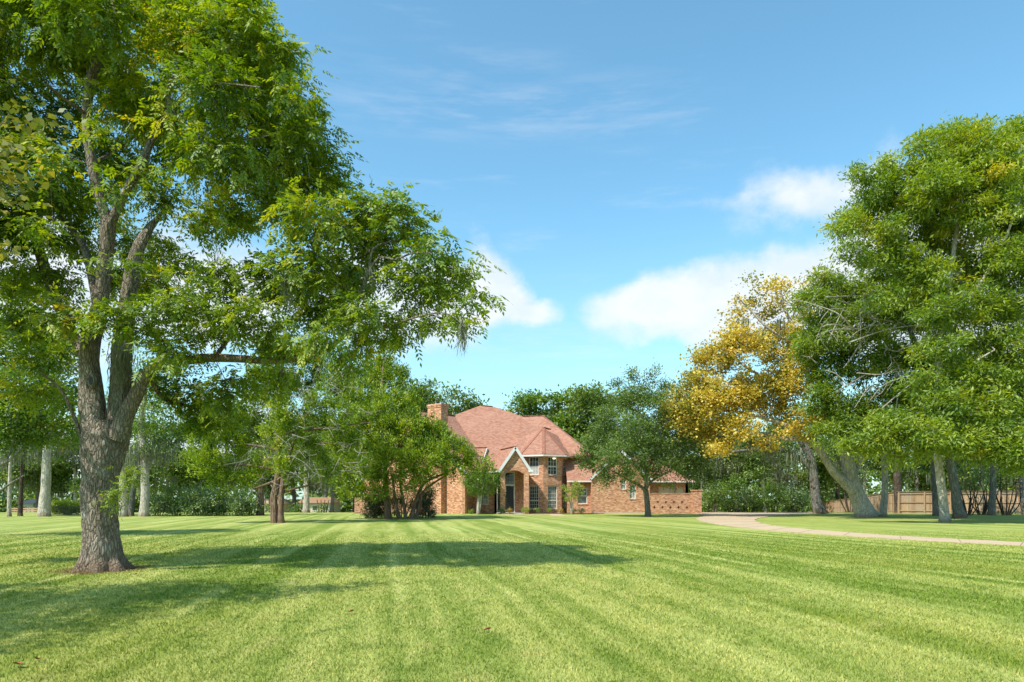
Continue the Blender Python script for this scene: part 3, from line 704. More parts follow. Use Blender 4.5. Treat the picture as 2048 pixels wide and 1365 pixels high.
def build_house():
    V2 = lambda x, y: (x, y)
    # --- left wing, turned 35 degrees
    C1 = np.array([-4.54, 66.0]); C0 = np.array([-16.1, 74.0]); ridge = np.array([4.15, 5.3]); Lw = float(np.linalg.norm(C1 - C0)); uw = (C1 - C0) / Lw; nw = np.array([uw[1], -uw[0]])
    m = MB(); outline_wall(m, C0, C1, [(0, -1), (Lw, -1), (Lw, 3.9), (Lw / 2, 10.35), (0, 3.9)]); hbuild(m, 'wall', M['brick'])
    A = (*((C0 + C1) / 2 + nw * .35), 10.6); Bk = (A[0] + 4.75, A[1] + 6.3, 10.6)
    ov = uw * .5
    E1 = (*(C1 + ov + nw * .35), 3.95); E0 = (*(C0 - ov + nw * .35), 3.95)
    rv = Vector((4.75, 6.3, 0))
    roof_poly([E1, Vector(E1) + rv * 1.0, Bk, A]); roof_poly([A, Bk, Vector(E0) + rv, E0])
    for e, nm in ((E1, 'rake_board'), (E0, 'rake_board')):
        a = Vector(A) + Vector((*(nw * .05), -.16)); b = Vector(e) + Vector((*(nw * .05), -.16)); bar_part(nm, 'greytrim', a, b, .06, .28)
    bar_part('ridge_cap', 'ridge', A, Bk, .3, .06)
    # chimney, standing on the gable wall
    cc = C0 + uw * (Lw * .7645); th = .8
    m = MB()
    def quad(c, w, dep_out, dep_in, z): return [(*(c - uw * w / 2 + nw * dep_out), z), (*(c + uw * w / 2 + nw * dep_out), z), (*(c + uw * w / 2 - nw * dep_in), z), (*(c - uw * w / 2 - nw * dep_in), z)]
    m.hexa(quad(cc, 1.75, .70, .35, -.5), quad(cc, 1.75, .70, .35, 10.45))
    m.hexa(quad(cc, 1.83, .74, .40, 10.45), quad(cc, 1.83, .74, .40, 10.60)); m.hexa(quad(cc, 1.91, .78, .45, 10.60), quad(cc, 1.91, .78, .45, 10.80))
    ch = hbuild(m, 'chimney', M['brick'])
    m = MB(); c2 = cc + nw * .2; m.lathe((c2[0], c2[1], 10.80), [(.14, 0), (.14, .22), (.20, .22), (.20, .28), (.01, .30)], 12); hbuild(m, 'chimney_pot', M['iron'], ch)
    bar_part('downspout', 'white', (C1[0] + .06, C1[1] - .12, 0), (C1[0] + .06, C1[1] - .12, 3.75), .12, .09)
    bar_part('gutter', 'white', Vector(E1) + Vector((.0, 0, -.1)), Vector(E1) + rv * .35 + Vector((0, 0, -.1)), .12, .13)
    C2 = (-4.0, 69.2)
    m = MB(); wall_mb(m, C1, C2, -.2, 4.3); hbuild(m, 'wall', M['brick'])
    # --- recessed front room with a small side gable
    C3 = (-1.75, 69.2); wd = (C2, C3, .62, 1.62, .85, 2.75)
    m = MB(); wall_mb(m, C2, C3, -.2, 4.4, [(.62, 1.62, .85, 2.75)]); hbuild(m, 'wall', M['brick'])
    window(*wd, nx=4, nz=4, glass='glass2')
    ap = Vector((-2.6, 70.9, 6.8)); rb = Vector((-6.0, 72.0, 6.8)); pd = Vector((.33, .95, 0)) * 2.0
    fr = ap - pd; fr.z = 4.45; bk = ap + pd; bk.z = 4.45; bvec = rb - ap
    roof_poly([fr, ap, rb, fr + bvec]); roof_poly([bk, bk + bvec, rb, ap])
    bar_part('ridge_cap', 'ridge', ap, rb, .28, .06)
    o = Vector((.05, -.02, -.16)); bar_part('rake_board', 'greytrim', ap + o, fr + o, .06, .26); bar_part('rake_board', 'greytrim', ap + o, bk + o, .06, .26)
    m = MB(); g0 = fr - Vector((.3, -.1, 0)); outline_wall(m, (fr.x - .3, fr.y + .1), (bk.x - .3, bk.y + .1), [(0.1, 3.9), (3.9, 3.9), (3.9, 4.35), (2.0, 6.6), (.1, 4.35)]); hbuild(m, 'wall', M['brick'])
    # --- main hip roof, one big front slope: z = 4.4 + (y - 69)
    def onP(px, py):
        d = 66.1 / (1 - (997 - py) / F); return Vector(P(px, py, d))
    T1, T2, U, Bp = onP(962, 811), onP(985, 813), onP(1047, 834), onP(908, 831)
    lo0 = Vector((-5.6, 69.0, 4.4)); lo1 = Vector((.6, 69.0, 4.4)); vr = onP(1040, 905)
    roof_poly([lo0, lo1, Vector((vr.x, vr.y, vr.z)), U, T2, T1, Bp])
    back = Vector((0, 9, -6))
    roof_poly([T1, T2, T2 + Vector((3, 9, -7)), T1 + Vector((-3, 9, -7))]); roof_poly([Bp, T1, T1 + Vector((-3, 9, -7)), Bp + Vector((-3, 7, -5))])
    roof_poly([T2, U, U + Vector((3, 8, -5)), T2 + Vector((3, 9, -7))])
    bar_part('gutter', 'white', (-3.3, 68.95, 4.28), (-.7, 68.95, 4.28), .13, .14)
    # --- right upper roof
    V1 = Vector((GX(1045, 74.5), 74.5, 10.46)); Vv = Vector((GX(1085, 74.1), 74.1, 10.5)); W = Vector(P(1180, 904, 69.0))
    e0 = Vector((.2, 67.2, 5.72)); e1 = Vector((W.x, 67.9, 5.85))
    roof_poly([e0, e1, W, Vv, V1, vr + Vector((-.3, 0, 0))])
    roof_poly([Vv, W, W + Vector((0, 9, 0)), Vv + Vector((0, 5, 0))]); roof_poly([V1, Vv, Vv + Vector((0, 5, 0)), V1 + Vector((0, 5, 0))])
    bar_part('ridge_cap', 'ridge', V1, Vv, .28, .06); bar_part('hip_cap', 'ridge', Vv, W, .3, .05)
    bar_part('hip_cap', 'ridge', T1, T2, .3, .05)
    # --- octagonal two-storey bay
    cx, cy, Rr = 3.05, 69.2, 2.61
    K = [(cx + Rr * math.cos(a), cy + Rr * math.sin(a)) for a in [R(-180 + 45 * i) for i in range(5)]]
    sd = 2 * Rr * math.sin(R(22.5))
    for i in range(4):
        holes = []
        if i >= 1: holes = [(.5, 1.52, .45, 2.73), (.5, 1.52, 3.8, 5.55)]
        m = MB(); wall_mb(m, K[i], K[i + 1], -.2, 5.72, holes, .25); hbuild(m, 'wall', M['brick'])
        if i >= 1:
            window(K[i], K[i + 1], .5, 1.52, .45, 2.73, nx=4, nz=6, rail=.36)
            window(K[i], K[i + 1], .5, 1.52, 3.8, 5.55, nx=3, nz=4, rail=.45, blind=(0, .42) if i == 1 else None)
    Re = 3.2; ae = [R(-180 + 45 * i) for i in range(5)]; ap = Vector((cx + .15, 69.9, 8.78)); ev = [Vector((cx + Re * math.cos(a), cy + Re * math.sin(a), 5.78)) for a in ae]
    for i in range(4): roof_poly([ev[i], ev[i + 1], ap])
    for i in range(1, 4): bar_part('hip_cap', 'ridge', ap, ev[i], .30, .05)
    bar_part('ridge_cap', 'ridge', ap, ap + Vector((.75, 1.1, -.12)), .3, .08)
    roof_poly([ap, ev[0], ev[0] + Vector((0, 3, 1.8)), ap + Vector((0, 2, 0))]); roof_poly([ap, ap + Vector((0, 2, 0)), ev[4] + Vector((0, 3, 1.8)), ev[4]])
    m = MB()
    for i in range(4):
        d = (ev[i + 1] - ev[i]).normalized(); m.bar(ev[i] + Vector((0, 0, -.13)), ev[i + 1] + Vector((0, 0, -.13)), .13, .15)
    hbuild(m, 'gutter', M['white'])
    m = MB(); m.poly([(v.x, v.y, 5.60) for v in ev][::-1] ); hbuild(m, 'soffit', M['white'])
    bar_part('downspout', 'white', (K[2][0], K[2][1] - .07, 0), (K[2][0], K[2][1] - .07, 5.6), .10, .08)
    # ceiling lamp glowing behind the upper bay window
    m = MB(); lp = Vector((K[2][0] + 1.13, K[2][1] + .47 , 5.33)); nn = Vector((math.sin(R(22.5)), -math.cos(R(22.5)), 0)); lp = lp - nn * .10
    m.lathe((lp.x, lp.y, lp.z), [(.01, 0), (.10, .02), (.16, .07), (.18, .13), (.02, .14)], 12)
    lm, lt, lb = new_mat('lit_ceiling_lamp'); lb.inputs['Base Color'].default_value = (.9, .85, .7, 1); lb.inputs['Emission Color'].default_value = (1, .88, .62, 1); lb.inputs['Emission Strength'].default_value = 1.0
    hbuild(m, 'ceiling_lamp', lm)
    # --- wall right of the bay, two storeys
    m = MB(); wall_mb(m, (5.3, 69.6), (8.1, 69.6), -.2, 5.9); hbuild(m, 'wall', M['brick'])
    m = MB(); wall_mb(m, (8.1, 69.6), (8.1, 78), -.2, 5.9); hbuild(m, 'wall', M['brick'])
    # --- porch
    f = 64.8; px0, px1 = -1.12, 1.72; xm = .33
    pts = [(0, -.1), (.48, -.1), (.48, 3.85)]
    for k in range(9):
        a = k / 8; uu = .48 + (2.24 - .48) * a; pts.append((uu, 3.85 + .33 * math.sin(math.pi * a)))
    pts = [(0, -.1), (.48, -.1)] + [(.48 + 1.76 * k / 10, 3.82 + .34 * math.sin(math.pi * k / 10)) for k in range(11)] + [(2.24, -.1), (2.72, -.1), (2.72, 4.2), (1.45, 6.15), (0.12, 4.2), (0, 4.2)]
    m = MB(); outline_wall(m, (px0, f), (px0 + 1, f), pts, .42); pw = hbuild(m, 'porch_front', M['brick'])
    m = MB()
    for k in range(22):                               # arch voussoirs, slightly proud
        t0 = k / 22; t1 = (k + .9) / 22; fz = lambda t: 3.82 + .34 * math.sin(math.pi * t); X = lambda t: px0 + .48 + 1.76 * t
        m.hexa([(X(t0), f - .03, fz(t0)), (X(t1), f - .03, fz(t1)), (X(t1), f - .001, fz(t1)), (X(t0), f - .001, fz(t0))],
               [(X(t0), f - .03, fz(t0) + .22), (X(t1), f - .03, fz(t1) + .22), (X(t1), f - .001, fz(t1) + .22), (X(t0), f - .001, fz(t0) + .22)])
    hbuild(m, 'arch_brick', M['brick'])
    m = MB(); wall_mb(m, (1.42, f + .42), (1.42, 68.6), -.1, 4.2, (), .2); wall_mb(m, (1.22, 68.6), (1.22, f + .42), -.1, 4.2, (), .2)
    for v in m.v: pass
    hbuild(m, 'wall', M['brick'])
    m = MB(); wall_mb(m, (-1.75, 68.6), (1.3, 68.6), -.1, 4.35, [(.22, 2.03, .1, 4.15)]); wall_mb(m, (-1.75, 69.2), (-1.75, 68.6), -.1, 4.35, (), .2); hbuild(m, 'wall', M['brick'])
    m = MB(); m.box(-1.5, 1.3, 64.4, 68.6, -.1, .1); hbuild(m, 'porch_floor', M['concrete2'])
    m = MB(); m.box(px0, 1.4, f + .43, 68.55, 4.2, 4.28); hbuild(m, 'porch_ceiling', M['white'])
    # double door, frame and transom
    m = MB(); m.box(-1.53, -1.45, 68.62, 68.8, .1, 4.15); m.box(.20, .28, 68.62, 68.8, .1, 4.15); m.box(-1.45, .20, 68.62, 68.8, 2.75, 2.9); m.box(-1.45, .20, 68.62, 68.8, 4.07, 4.15)
    fr_ = hbuild(m, 'door_frame', M['white'])
    for x0, x1, hx in ((-1.45, -.63, -.72), (-.62, .20, -.53)):
        m = MB(); m.box(x0 + .01, x1 - .01, 68.68, 68.74, .12, 2.74)
        for za, zb in ((.35, 1.05), (1.2, 2.55)): m.box(x0 + .14, x1 - .14, 68.655, 68.68, za, zb)
        dr = hbuild(m, 'door', M['black'])
        m = MB(); m.bar((hx, 68.62, .95), (hx, 68.62, 1.3), .03, .03); m.bar((hx, 68.62, .99), (hx, 68.68, .99), .02, .02); m.bar((hx, 68.62, 1.26), (hx, 68.68, 1.26), .02, .02); m.lathe((hx, 68.66, 1.42), [(.03, 0), (.03, .04), (.0, .045)], 8)
        hbuild(m, 'handle', M['brass'], dr)
    m = MB(); m.box(-1.45, .20, 68.70, 68.72, 2.9, 4.07); tw = hbuild(m, 'transom', M['glass'])
    m = MB()
    for i in range(1, 6): x = -1.45 + 1.65 * i / 6; m.box(x - .014, x + .014, 68.67, 68.70, 2.9, 4.07)
    m.box(-1.45, .2, 68.675, 68.695, 3.3, 3.33); m.box(-1.45, .2, 68.675, 68.695, 3.68, 3.71); hbuild(m, 'muntin', M['black'], tw)
    # porch gable roof
    ap = Vector((xm, f - .3, 6.42)); rv = Vector((-1.45, 4.4, 0)); le = Vector((px0 - .12, f - .3, 4.12)); re = Vector((px1 + .1, f - .3, 4.12))
    roof_poly([le, ap, ap + rv, le + rv * .98], .1); roof_poly([re, re + rv + Vector((.9, 0, 0)), ap + rv, ap], .1)
    bar_part('ridge_cap', 'ridge', ap, ap + rv, .26, .06)
    for e in (le, re):
        bar_part('rake_board', 'greytrim', ap + Vector((0, -.04, -.12)), e + Vector((0, -.04, -.12)), .06, .26)
        bar_part('rake_board', 'white', ap + Vector((0, .10, -.22)), e + Vector((0, .10, -.22)), .2, .1)
    m = MB(); m.box(1.55, 2.0, f - .38, f + .4, 3.98, 4.16); hbuild(m, 'eave_return', M['white'])
    bar_part('gutter', 'white', le + Vector((-.06, 0, -.06)), le + rv * .9 + Vector((-.06, 0, -.06)), .1, .12)
    # --- low link and right wing gable
    m = MB(); wall_mb(m, (5.4, 66.9), (7.95, 66.9), -.2, 3.2, [(1.02, 1.98, .95, 2.5)]); hbuild(m, 'wall', M['brick'])
    window((5.4, 66.9), (7.95, 66.9), 1.02, 1.98, .95, 2.5, nx=1, nz=1, rail=.5)
    roof_poly([(5.35, 66.3, 3.25), (7.9, 66.3, 3.25), (7.9, 69.5, 6.0), (5.35, 69.5, 6.0)])
    bar_part('gutter', 'white', (5.35, 66.25, 3.14), (7.68, 66.25, 3.14), .13, .14)
    x0, x1, xa = 7.68, 13.3, 10.49; d = 65.9
    w1 = (2.82, 3.36, 2.35, 3.30); w2 = (3.7, 4.28, 1.45, 2.78)
    m = MB(); wall_mb(m, (x0, d), (x1, d), .12, 3.4, [w1, w2]); outline_wall(m, (x0, d), (x1, d), [(0, 3.402), (x1 - x0, 3.402), (xa - x0, 6.0)]); hbuild(m, 'wall', M['brick'])
    window((x0, d), (x1, d), *w1, nx=2, nz=2, glass='glass2'); window((x0, d), (x1, d), *w2, nx=2, nz=3, glass='glass2')
    m = MB(); wall_mb(m, (x0, 66.9), (x0, d + .28), -.1, 3.4, (), .25); hbuild(m, 'wall', M['brick'])
    m = MB(); wall_mb(m, (x1, d + .28), (x1, 76), -.1, 3.4, (), .25); hbuild(m, 'wall', M['brick'])
    m = MB(); m.box(x0 - .02, x1 + .02, d - .03, d + .3, -.1, .12); hbuild(m, 'foundation', M['concrete2'])
    a = Vector((xa, d - .2, 6.25)); l = Vector((x0 - .1, d - .2, 3.5)); r = Vector((x1 + .3, d - .2, 3.3)); bv = Vector((0, 12, 0))
    roof_poly([l, a, a + bv, l + bv]); roof_poly([r, r + bv, a + bv, a]); bar_part('ridge_cap', 'ridge', a, a + bv, .28, .06)
    for e in (l, r): bar_part('rake_board', 'greytrim', a + Vector((0, -.03, -.15)), e + Vector((0, -.03, -.15)), .05, .22)
    # --- garage at the back right
    gx0, gx1, gy = 11.0, 19.6, 76.0
    doors = [(16.35 - gx0, 18.15 - gx0, -.3, 2.75), (18.3 - gx0, 19.15 - gx0, -.3, 2.75)]
    m = MB(); wall_mb(m, (gx0, gy), (gx1, gy), -.6, 3.4, doors); wall_mb(m, (gx1, gy), (gx1, 85), -.6, 3.4); hbuild(m, 'wall', M['brick'])
    for a0, a1, z0, z1 in doors:
        m = MB(); k = 4
        for i in range(k): m.box(gx0 + a0, gx0 + a1, gy + .12, gy + .16 - .01 * (i % 2), -.3 + (3.05) * i / k + .01, -.3 + 3.05 * (i + 1) / k)
        hbuild(m, 'garage_door', M['garage'])
    q0, q1 = gx0 - .5, gx1 + .5; y0, y1 = gy - .6, 86.0; zt = 6.6; ry = (y0 + y1) / 2; ra, rb_ = Vector((q0 + 4, ry, zt)), Vector((q1 - 4.6, ry, zt))
    a, b, c, dd = Vector((q0, y0, 3.45)), Vector((q1, y0, 3.45)), Vector((q1, y1, 3.45)), Vector((q0, y1, 3.45))
    roof_poly([a, b, rb_, ra]); roof_poly([b, c, rb_]); roof_poly([c, dd, ra, rb_]); roof_poly([dd, a, ra])
    bar_part('gutter', 'white', (q0, y0 - .05, 3.33), (q1, y0 - .05, 3.33), .13, .15); bar_part('gutter', 'white', (q1 + .05, y0, 3.33), (q1 + .05, y1, 3.33), .13, .15)
build_house()

def cross_holes(cx, cz, s=.085):
    return [(cx - s / 2, cx + s / 2, cz - s * 1.5, cz + s * 1.5), (cx - s * 1.5, cx - s / 2, cz - s / 2, cz + s / 2), (cx + s / 2, cx + s * 1.5, cz - s / 2, cz + s / 2)]
def garden_walls():
    d = 65.95
    # right wall
    x0 = GX(1290, d) + .3; x1 = GX(1385, d); root = empty('garden_wall', ((x0 + x1) / 2, d, 0), 'low brick wall pierced with crosses, from the oak to a pillar near the drive', 'garden wall')
    def bl(m, name, mat, par, root=root):
        lx, ly, lz = root.location; m.v = [(v[0] - lx, v[1] - ly, v[2] - lz) for v in m.v]; return m.build(name, mat, par)
    holes = []
    for px in (1316, 1332, 1348, 1364): holes += cross_holes(GX(px, d) - x0, CAMH - (1004.5 - 997) * d / F)
    for px in (1309, 1325, 1341, 1357, 1374): holes += cross_holes(GX(px, d) - x0, CAMH - (1015 - 997) * d / F)
    m = MB(); wall_mb(m, (x0, d), (x1, d), -.1, 1.92, holes, .40); bl(m, 'wall_panel', M['brick'], root)
    m = MB(); m.box(x0, x1, d + .402, d + .43, -.1, 1.90); bl(m, 'shade_backing', M['brick'], root)  # panel added behind the crosses, blocks light so the holes look dark
    m = MB()
    k = int((x1 - x0) / .1)
    for i in range(k): a = x0 + (x1 - x0) * i / k; m.box(a + .004, a + (x1 - x0) / k - .004, d - .03, d + .43, 1.921, 2.0)
    bl(m, 'coping', M['brick'], root)
    x2 = GX(1402.5, d); m = MB(); m.box(x1, x2, d - .16, d + .6, -.1, 2.2); m.box(x1 - .05, x2 + .05, d - .21, d + .65, 2.2, 2.33); bl(m, 'pillar', M['brick'], root)
    # left wall
    d = 67.0; x0 = GX(709, d); x1 = GX(822, d); root2 = empty('garden_wall', ((x0 + x1) / 2, d, 0), 'low brick wall pierced with crosses, half hidden by bronze shrub left of the house', 'garden wall')
    holes = []
    for i in range(6):
        for (px, py) in ((717 + i * 17, 1010.5), (723 + i * 17, 1019.5)): holes += cross_holes(GX(px, d) - x0, CAMH - (py - 997) * d / F, .08)
    m = MB(); wall_mb(m, (x0, d), (x1, d), -.1, 1.46, holes, .24); bl(m, 'wall_panel', M['brick'], root2, root2)
    m = MB(); k = int((x1 - x0) / .1)
    for i in range(k): a = x0 + (x1 - x0) * i / k; m.box(a + .004, a + (x1 - x0) / k - .004, d - .03, d + .27, 1.461, 1.54)
    bl(m, 'coping', M['brick'], root2, root2)
garden_walls()

# ------------------------------------------------------------------ timber fence on the right
def fence():
    pts = [(GX(1641, 92), 92), (GX(1690, 84), 84), (GX(1735, 76), 76), (GX(1797, 68.5), 68.5), (GX(1900, 67.5), 67.5), (GX(2048, 66), 66), (GX(2160, 65), 65)]
    tops = [.97, 1.35, 1.75, 2.15, 2.18, 2.18, 2.15]
    root = empty('wooden_fence', (GX(1797, 68.5), 68.5, 0), 'weathered wooden privacy fence with posts and rails standing behind the trees on the right', 'fence'); B0 = Vector(root.location)
    bw = .145; bh = 2.0
    me = None; cnt = 0
    m = MB(); m.box(-bw / 2 + .004, bw / 2 - .004, 0, .02, 0, bh); tmpl = m.build('board', M['wood'], root); me = tmpl.data; C.objects.unlink(tmpl); bpy.data.objects.remove(tmpl)
    segs = [(np.array(pts[i]), np.array(pts[i + 1]), tops[i], tops[i + 1]) for i in range(len(pts) - 1)]
    rg = random.Random(4)
    for si, (a, b, ta, tb) in enumerate(segs):
        Ls = float(np.linalg.norm(b - a)); u = (b - a) / Ls; ang = math.atan2(u[1], u[0]); step = bw if si > 2 else bw * 1.6
        n = int(Ls / step)
        for i in range(n):
            t = (i + .5) / n; p = a + (b - a) * t; zt = ta + (tb - ta) * t; gz = float(ground_z(0, p[1])) - .02
            if cnt < 296:
                o = bpy.data.objects.new('board', me); C.objects.link(o); o.parent = root; cnt += 1
                o.location = Vector((p[0], p[1] + .05, gz + rg.uniform(0, .03))) - B0; o.rotation_euler = (0, 0, ang); o.scale = (step / bw, 1, (zt - gz) / bh * rg.uniform(.985, 1.01))
        for zr in (.12, .5, .9):
            m = MB(); za = float(ground_z(0, a[1])); zb = float(ground_z(0, b[1]))
            q = lambda p, z: Vector((p[0], p[1] - .0, z)) - B0
            m.bar(q(a, za + (ta - za) * zr), q(b, zb + (tb - zb) * zr), .045, .09); m.build('rail', M['wood'], root)
        k = max(1, int(round(Ls / 2.4)))
        for i in range(k):
            t = i / k; p = a + (b - a) * t; zt = ta + (tb - ta) * t; gz = float(ground_z(0, p[1]))
            m = MB(); q = Vector((p[0], p[1] - .07, 0)) - B0; m.box(q.x - .05, q.x + .05, q.y - .05, q.y + .05, gz - .1, zt - .04); m.build('post', M['wood'], root)
        m = MB(); q = lambda p, z: Vector((p[0], p[1] + .03, z)) - B0; m.bar(q(a, ta + .03), q(b, tb + .03), .14, .035); m.build('cap_rail', M['wood'], root)
fence()

# ------------------------------------------------------------------ the big pecan
def big_pecan():
    d = 14.3
    T = Tree('pecan_tree', 'huge pecan with thick furrowed forking trunk and hollow knot, in the left foreground', 'tree', P(203, 1139, d), M['bark_pecan'], M['leaf_pecan'], 11); T.K = 2.7; T.slim = .90
    # trunk with swelling and a crotch at two thirds of the visible height
    T.plimb([(204, 1142, 92), (203, 1120, 80), (203, 1090, 73), (201, 1050, 69), (199, 1010, 70), (198, 985, 69), (201, 950, 71), (206, 910, 84), (208, 870, 86), (206, 845, 76)], d, sides=72, step=.05, flare=.42, lobes=7, rough=.04, furrow=.09)
    T.plimb([(198, 895, 66), (190, 855, 56), (185, 820, 53), (181, 770, 46), (178, 730, 40), (181, 690, 38), (192, 645, 34), (202, 600, 31), (208, 550, 30), (213, 500, 30), (217, 450, 30)], d, sides=40, step=.07, rough=.06, furrow=.10)
    T.plimb([(226, 895, 60), (238, 850, 54), (243, 800, 50), (243, 750, 44), (245, 700, 40), (250, 640, 36), (258, 580, 33), (268, 530, 30), (280, 490, 24), (298, 458, 17, .2), (316, 436, 10, .4), (326, 424, 2, .5)], d + .15, sides=36, step=.08, rough=.06, furrow=.10)
    T.plimb([(232, 880, 44), (252, 830, 36), (270, 795, 30), (283, 765, 27), (292, 742, 24)], d - .1, sides=28, step=.08, rough=.06, furrow=.08)
    T.plimb([(292, 742, 22), (330, 730, 19), (370, 722, 18), (420, 716, 18), (480, 718, 16), (540, 722, 14), (600, 715, 13), (650, 700, 11), (690, 670, 9, -.3), (710, 630, 8, -.5), (722, 585, 7, -.6), (738, 545, 7, -.7), (758, 515, 5, -.8), (790, 520, 4.5, -.9), (820, 508, 4, -1), (860, 506, 3, -1.2)], d - .1, sides=18, step=.12, rough=.09, furrow=.05)
    T.plimb([(738, 545, 6, -.7), (745, 500, 5, -.6), (775, 485, 4, -.4), (830, 480, 3, 0)], d - .1, sides=8, step=.15)
    T.plimb([(690, 670, 7, -.3), (780, 650, 5, -.9), (860, 628, 4, -1.4), (900, 630, 3, -1.6), (930, 655, 2.5, -1.8)], d, sides=8, step=.15)
    T.plimb([(217, 455, 26), (205, 415, 22), (190, 360, 21), (180, 300, 21), (174, 240, 20), (176, 195, 20), (184, 150, 18), (205, 110, 16), (228, 72, 13), (232, 30, 11), (222, -20, 9), (215, -80, 7)], d, sides=20, step=.12, rough=.07, furrow=.06)
    T.plimb([(218, 455, 20), (238, 410, 18), (262, 365, 17), (288, 318, 16), (305, 275, 15), (325, 240, 13), (338, 205, 10), (335, 175, 9), (352, 150, 9), (378, 115, 8), (395, 70, 7), (420, 20, 6), (450, -40, 5)], d, sides=16, step=.14, rough=.07)
    T.plimb([(325, 240, 9), (365, 200, 8, -.5), (405, 180, 7, -1), (440, 168, 5, -1.4), (520, 175, 3, -2)], d, sides=8, step=.2)
    T.plimb([(196, 625, 20), (180, 540, 16, .4), (165, 490, 14, .8), (140, 455, 11, 1.1), (118, 425, 9, 1.4), (112, 370, 6, 1.6)], d, sides=12, step=.15)
    T.plimb([(182, 735, 26, .5), (130, 640, 22, 1), (98, 560, 22, 1.2), (72, 480, 20, 1.2), (58, 420, 19, 1.1), (48, 360, 19, 1.0), (38, 300, 18, .9), (28, 250, 16, .8), (12, 190, 13, .7), (0, 130, 10, .6), (-10, 60, 7, .5)], d, sides=16, step=.12, rough=.07, furrow=.06)
    T.plimb([(172, 905, 10), (160, 865, 9, -.1), (140, 815, 8, -.3), (118, 775, 6, -.5), (80, 745, 4, -.8)], d, sides=8, step=.15)
    T.plimb([(292, 742, 12, 0), (330, 800, 8, .8), (400, 815, 6, 1.4), (470, 820, 4, 1.8)], d, sides=8, step=.2)
    T.plimb([(430, 716, 10), (470, 660, 8, .8), (520, 600, 7, 1.4), (600, 530, 5, 2), (660, 470, 4, 2.4)], d, sides=8, step=.2)
    T.plimb([(175, 230, 8), (130, 200, 7, -.6), (90, 165, 5, -1.2)], d, sides=8, step=.2)
    T.plimb([(180, 330, 8), (250, 290, 6, 1.2), (300, 240, 4, 2)], d, sides=8, step=.2)
    B = [(60, 60, 150, 15), (180, 20, 110, 13.2), (250, 110, 120, 16), (385, 70, 95, 14.2), (330, -40, 120, 15), (480, 60, 80, 13.6), (500, 130, 85, 15), (560, 110, 40, 13.5), (480, -20, 70, 14.5), (60, -60, 130, 14),
         (420, 170, 80, 13.0), (560, 215, 70, 14.6), (610, 270, 58, 13.8), (600, 200, 35, 13.4), (520, 290, 85, 15.2), (640, 330, 48, 14.6), (440, 320, 85, 13.4), (360, 260, 80, 16.2), (260, 210, 75, 14.4), (240, 330, 65, 16.4), (110, 250, 95, 15.6), (40, 330, 90, 14.2), (130, 380, 70, 15.8),
         (660, 375, 45, 15.0), (560, 380, 75, 14.4), (470, 420, 62, 15.4), (410, 440, 45, 13.6), (320, 390, 42, 14.8), (150, 480, 50, 16.4), (40, 450, 75, 15.2), (-60, 200, 120, 14.5), (-80, 420, 110, 14.5), (-150, 60, 130, 14.5),
         (640, 440, 72, 13.2), (720, 420, 55, 14.0), (780, 410, 42, 13.4), (830, 445, 38, 13.8), (760, 490, 60, 14.6), (860, 500, 42, 13.2), (905, 545, 38, 13.6), (945, 590, 30, 13.4), (880, 580, 45, 14.4), (930, 640, 28, 13.2), (820, 570, 50, 13.4), (860, 640, 34, 13.8),
         (700, 540, 70, 14.6), (610, 530, 70, 13.2), (640, 610, 66, 14.8), (720, 620, 52, 13.0), (790, 650, 42, 13.8), (730, 680, 38, 14.4), (640, 670, 40, 13.0), (540, 560, 62, 14.8), (500, 640, 60, 13.2), (560, 690, 40, 14.0), (430, 560, 55, 13.6), (430, 650, 55, 14.8), (370, 600, 60, 12.8), (350, 690, 50, 13.8),
         (280, 640, 50, 12.8), (215, 640, 40, 12.9), (130, 625, 50, 13.4), (100, 560, 55, 15.6), (60, 640, 50, 14.8), (20, 560, 55, 16), (240, 560, 40, 15.6), (240, 480, 30, 15.8), (300, 560, 45, 15.4), (340, 520, 40, 16.0),
         (330, 770, 42, 15.2), (400, 790, 48, 15.4), (450, 790, 42, 14.8), (400, 840, 32, 15.6), (325, 705, 30, 12.8), (460, 850, 28, 15.6), (490, 760, 30, 15.6), (95, 720, 40, 14.6), (60, 780, 40, 14.2), (120, 800, 22, 15.2), (550, 760, 34, 15), (700, 720, 30, 15)]
    for px, py, r, dd in B: T.pblob(px, py, r, dd, dens=26 if r > 90 else 31, squash=.75, lo=.25)
    for px, py, r, dd in ((-130, 560, 110, 13.5), (-260, 420, 130, 14), (-230, 250, 130, 15), (-300, 620, 110, 14), (-120, 330, 90, 12.5), (-80, 660, 70, 13), (205, 370, 38, 13), (285, 345, 36, 13), (275, 525, 34, 13.1), (205, 530, 26, 13.2), (180, 250, 36, 13), (120, 340, 44, 13), (100, 450, 44, 13.2), (330, 230, 36, 13), (300, 500, 60, 17.5), (200, 420, 70, 17.5)): T.pblob(px, py, r, dd, dens=13, squash=.75, lo=.25)
    T.grow(step=.28, tip=.0035, wander=.12, lift=.12, maxr=.05)
    T.build_wood(minr=.0034)
    T.leaves_pinnate(per=9, pairs=4, Lr=.27, lf=.120, wf=.047, spread=.22, mean=.47, sd_c=.16, droop=.28)
    # hollow knot
    c = P(183, 762, d - .25); b = T.base; m = MB()
    rim = []
    for k in range(20):
        a = 2 * math.pi * k / 20; rim.append((math.cos(a), math.sin(a)))
    for (r0, y0, r1, y1) in ((.105, .05, .085, -.03), (.085, -.03, .055, -.02), (.055, -.02, .04, .12), (.04, .12, .0, .14)):
        for k in range(20):
            (c0, s0), (c1, s1) = rim[k], rim[(k + 1) % 20]
            f = lambda cc, ss, r, y: (c[0] + cc * r * .8 - b[0], c[1] + y - b[1], c[2] + ss * r * 1.6 - b[2])
            m.poly([f(c0, s0, r0, y0), f(c1, s1, r0, y0), f(c1, s1, r1, y1), f(c0, s0, r1, y1)])
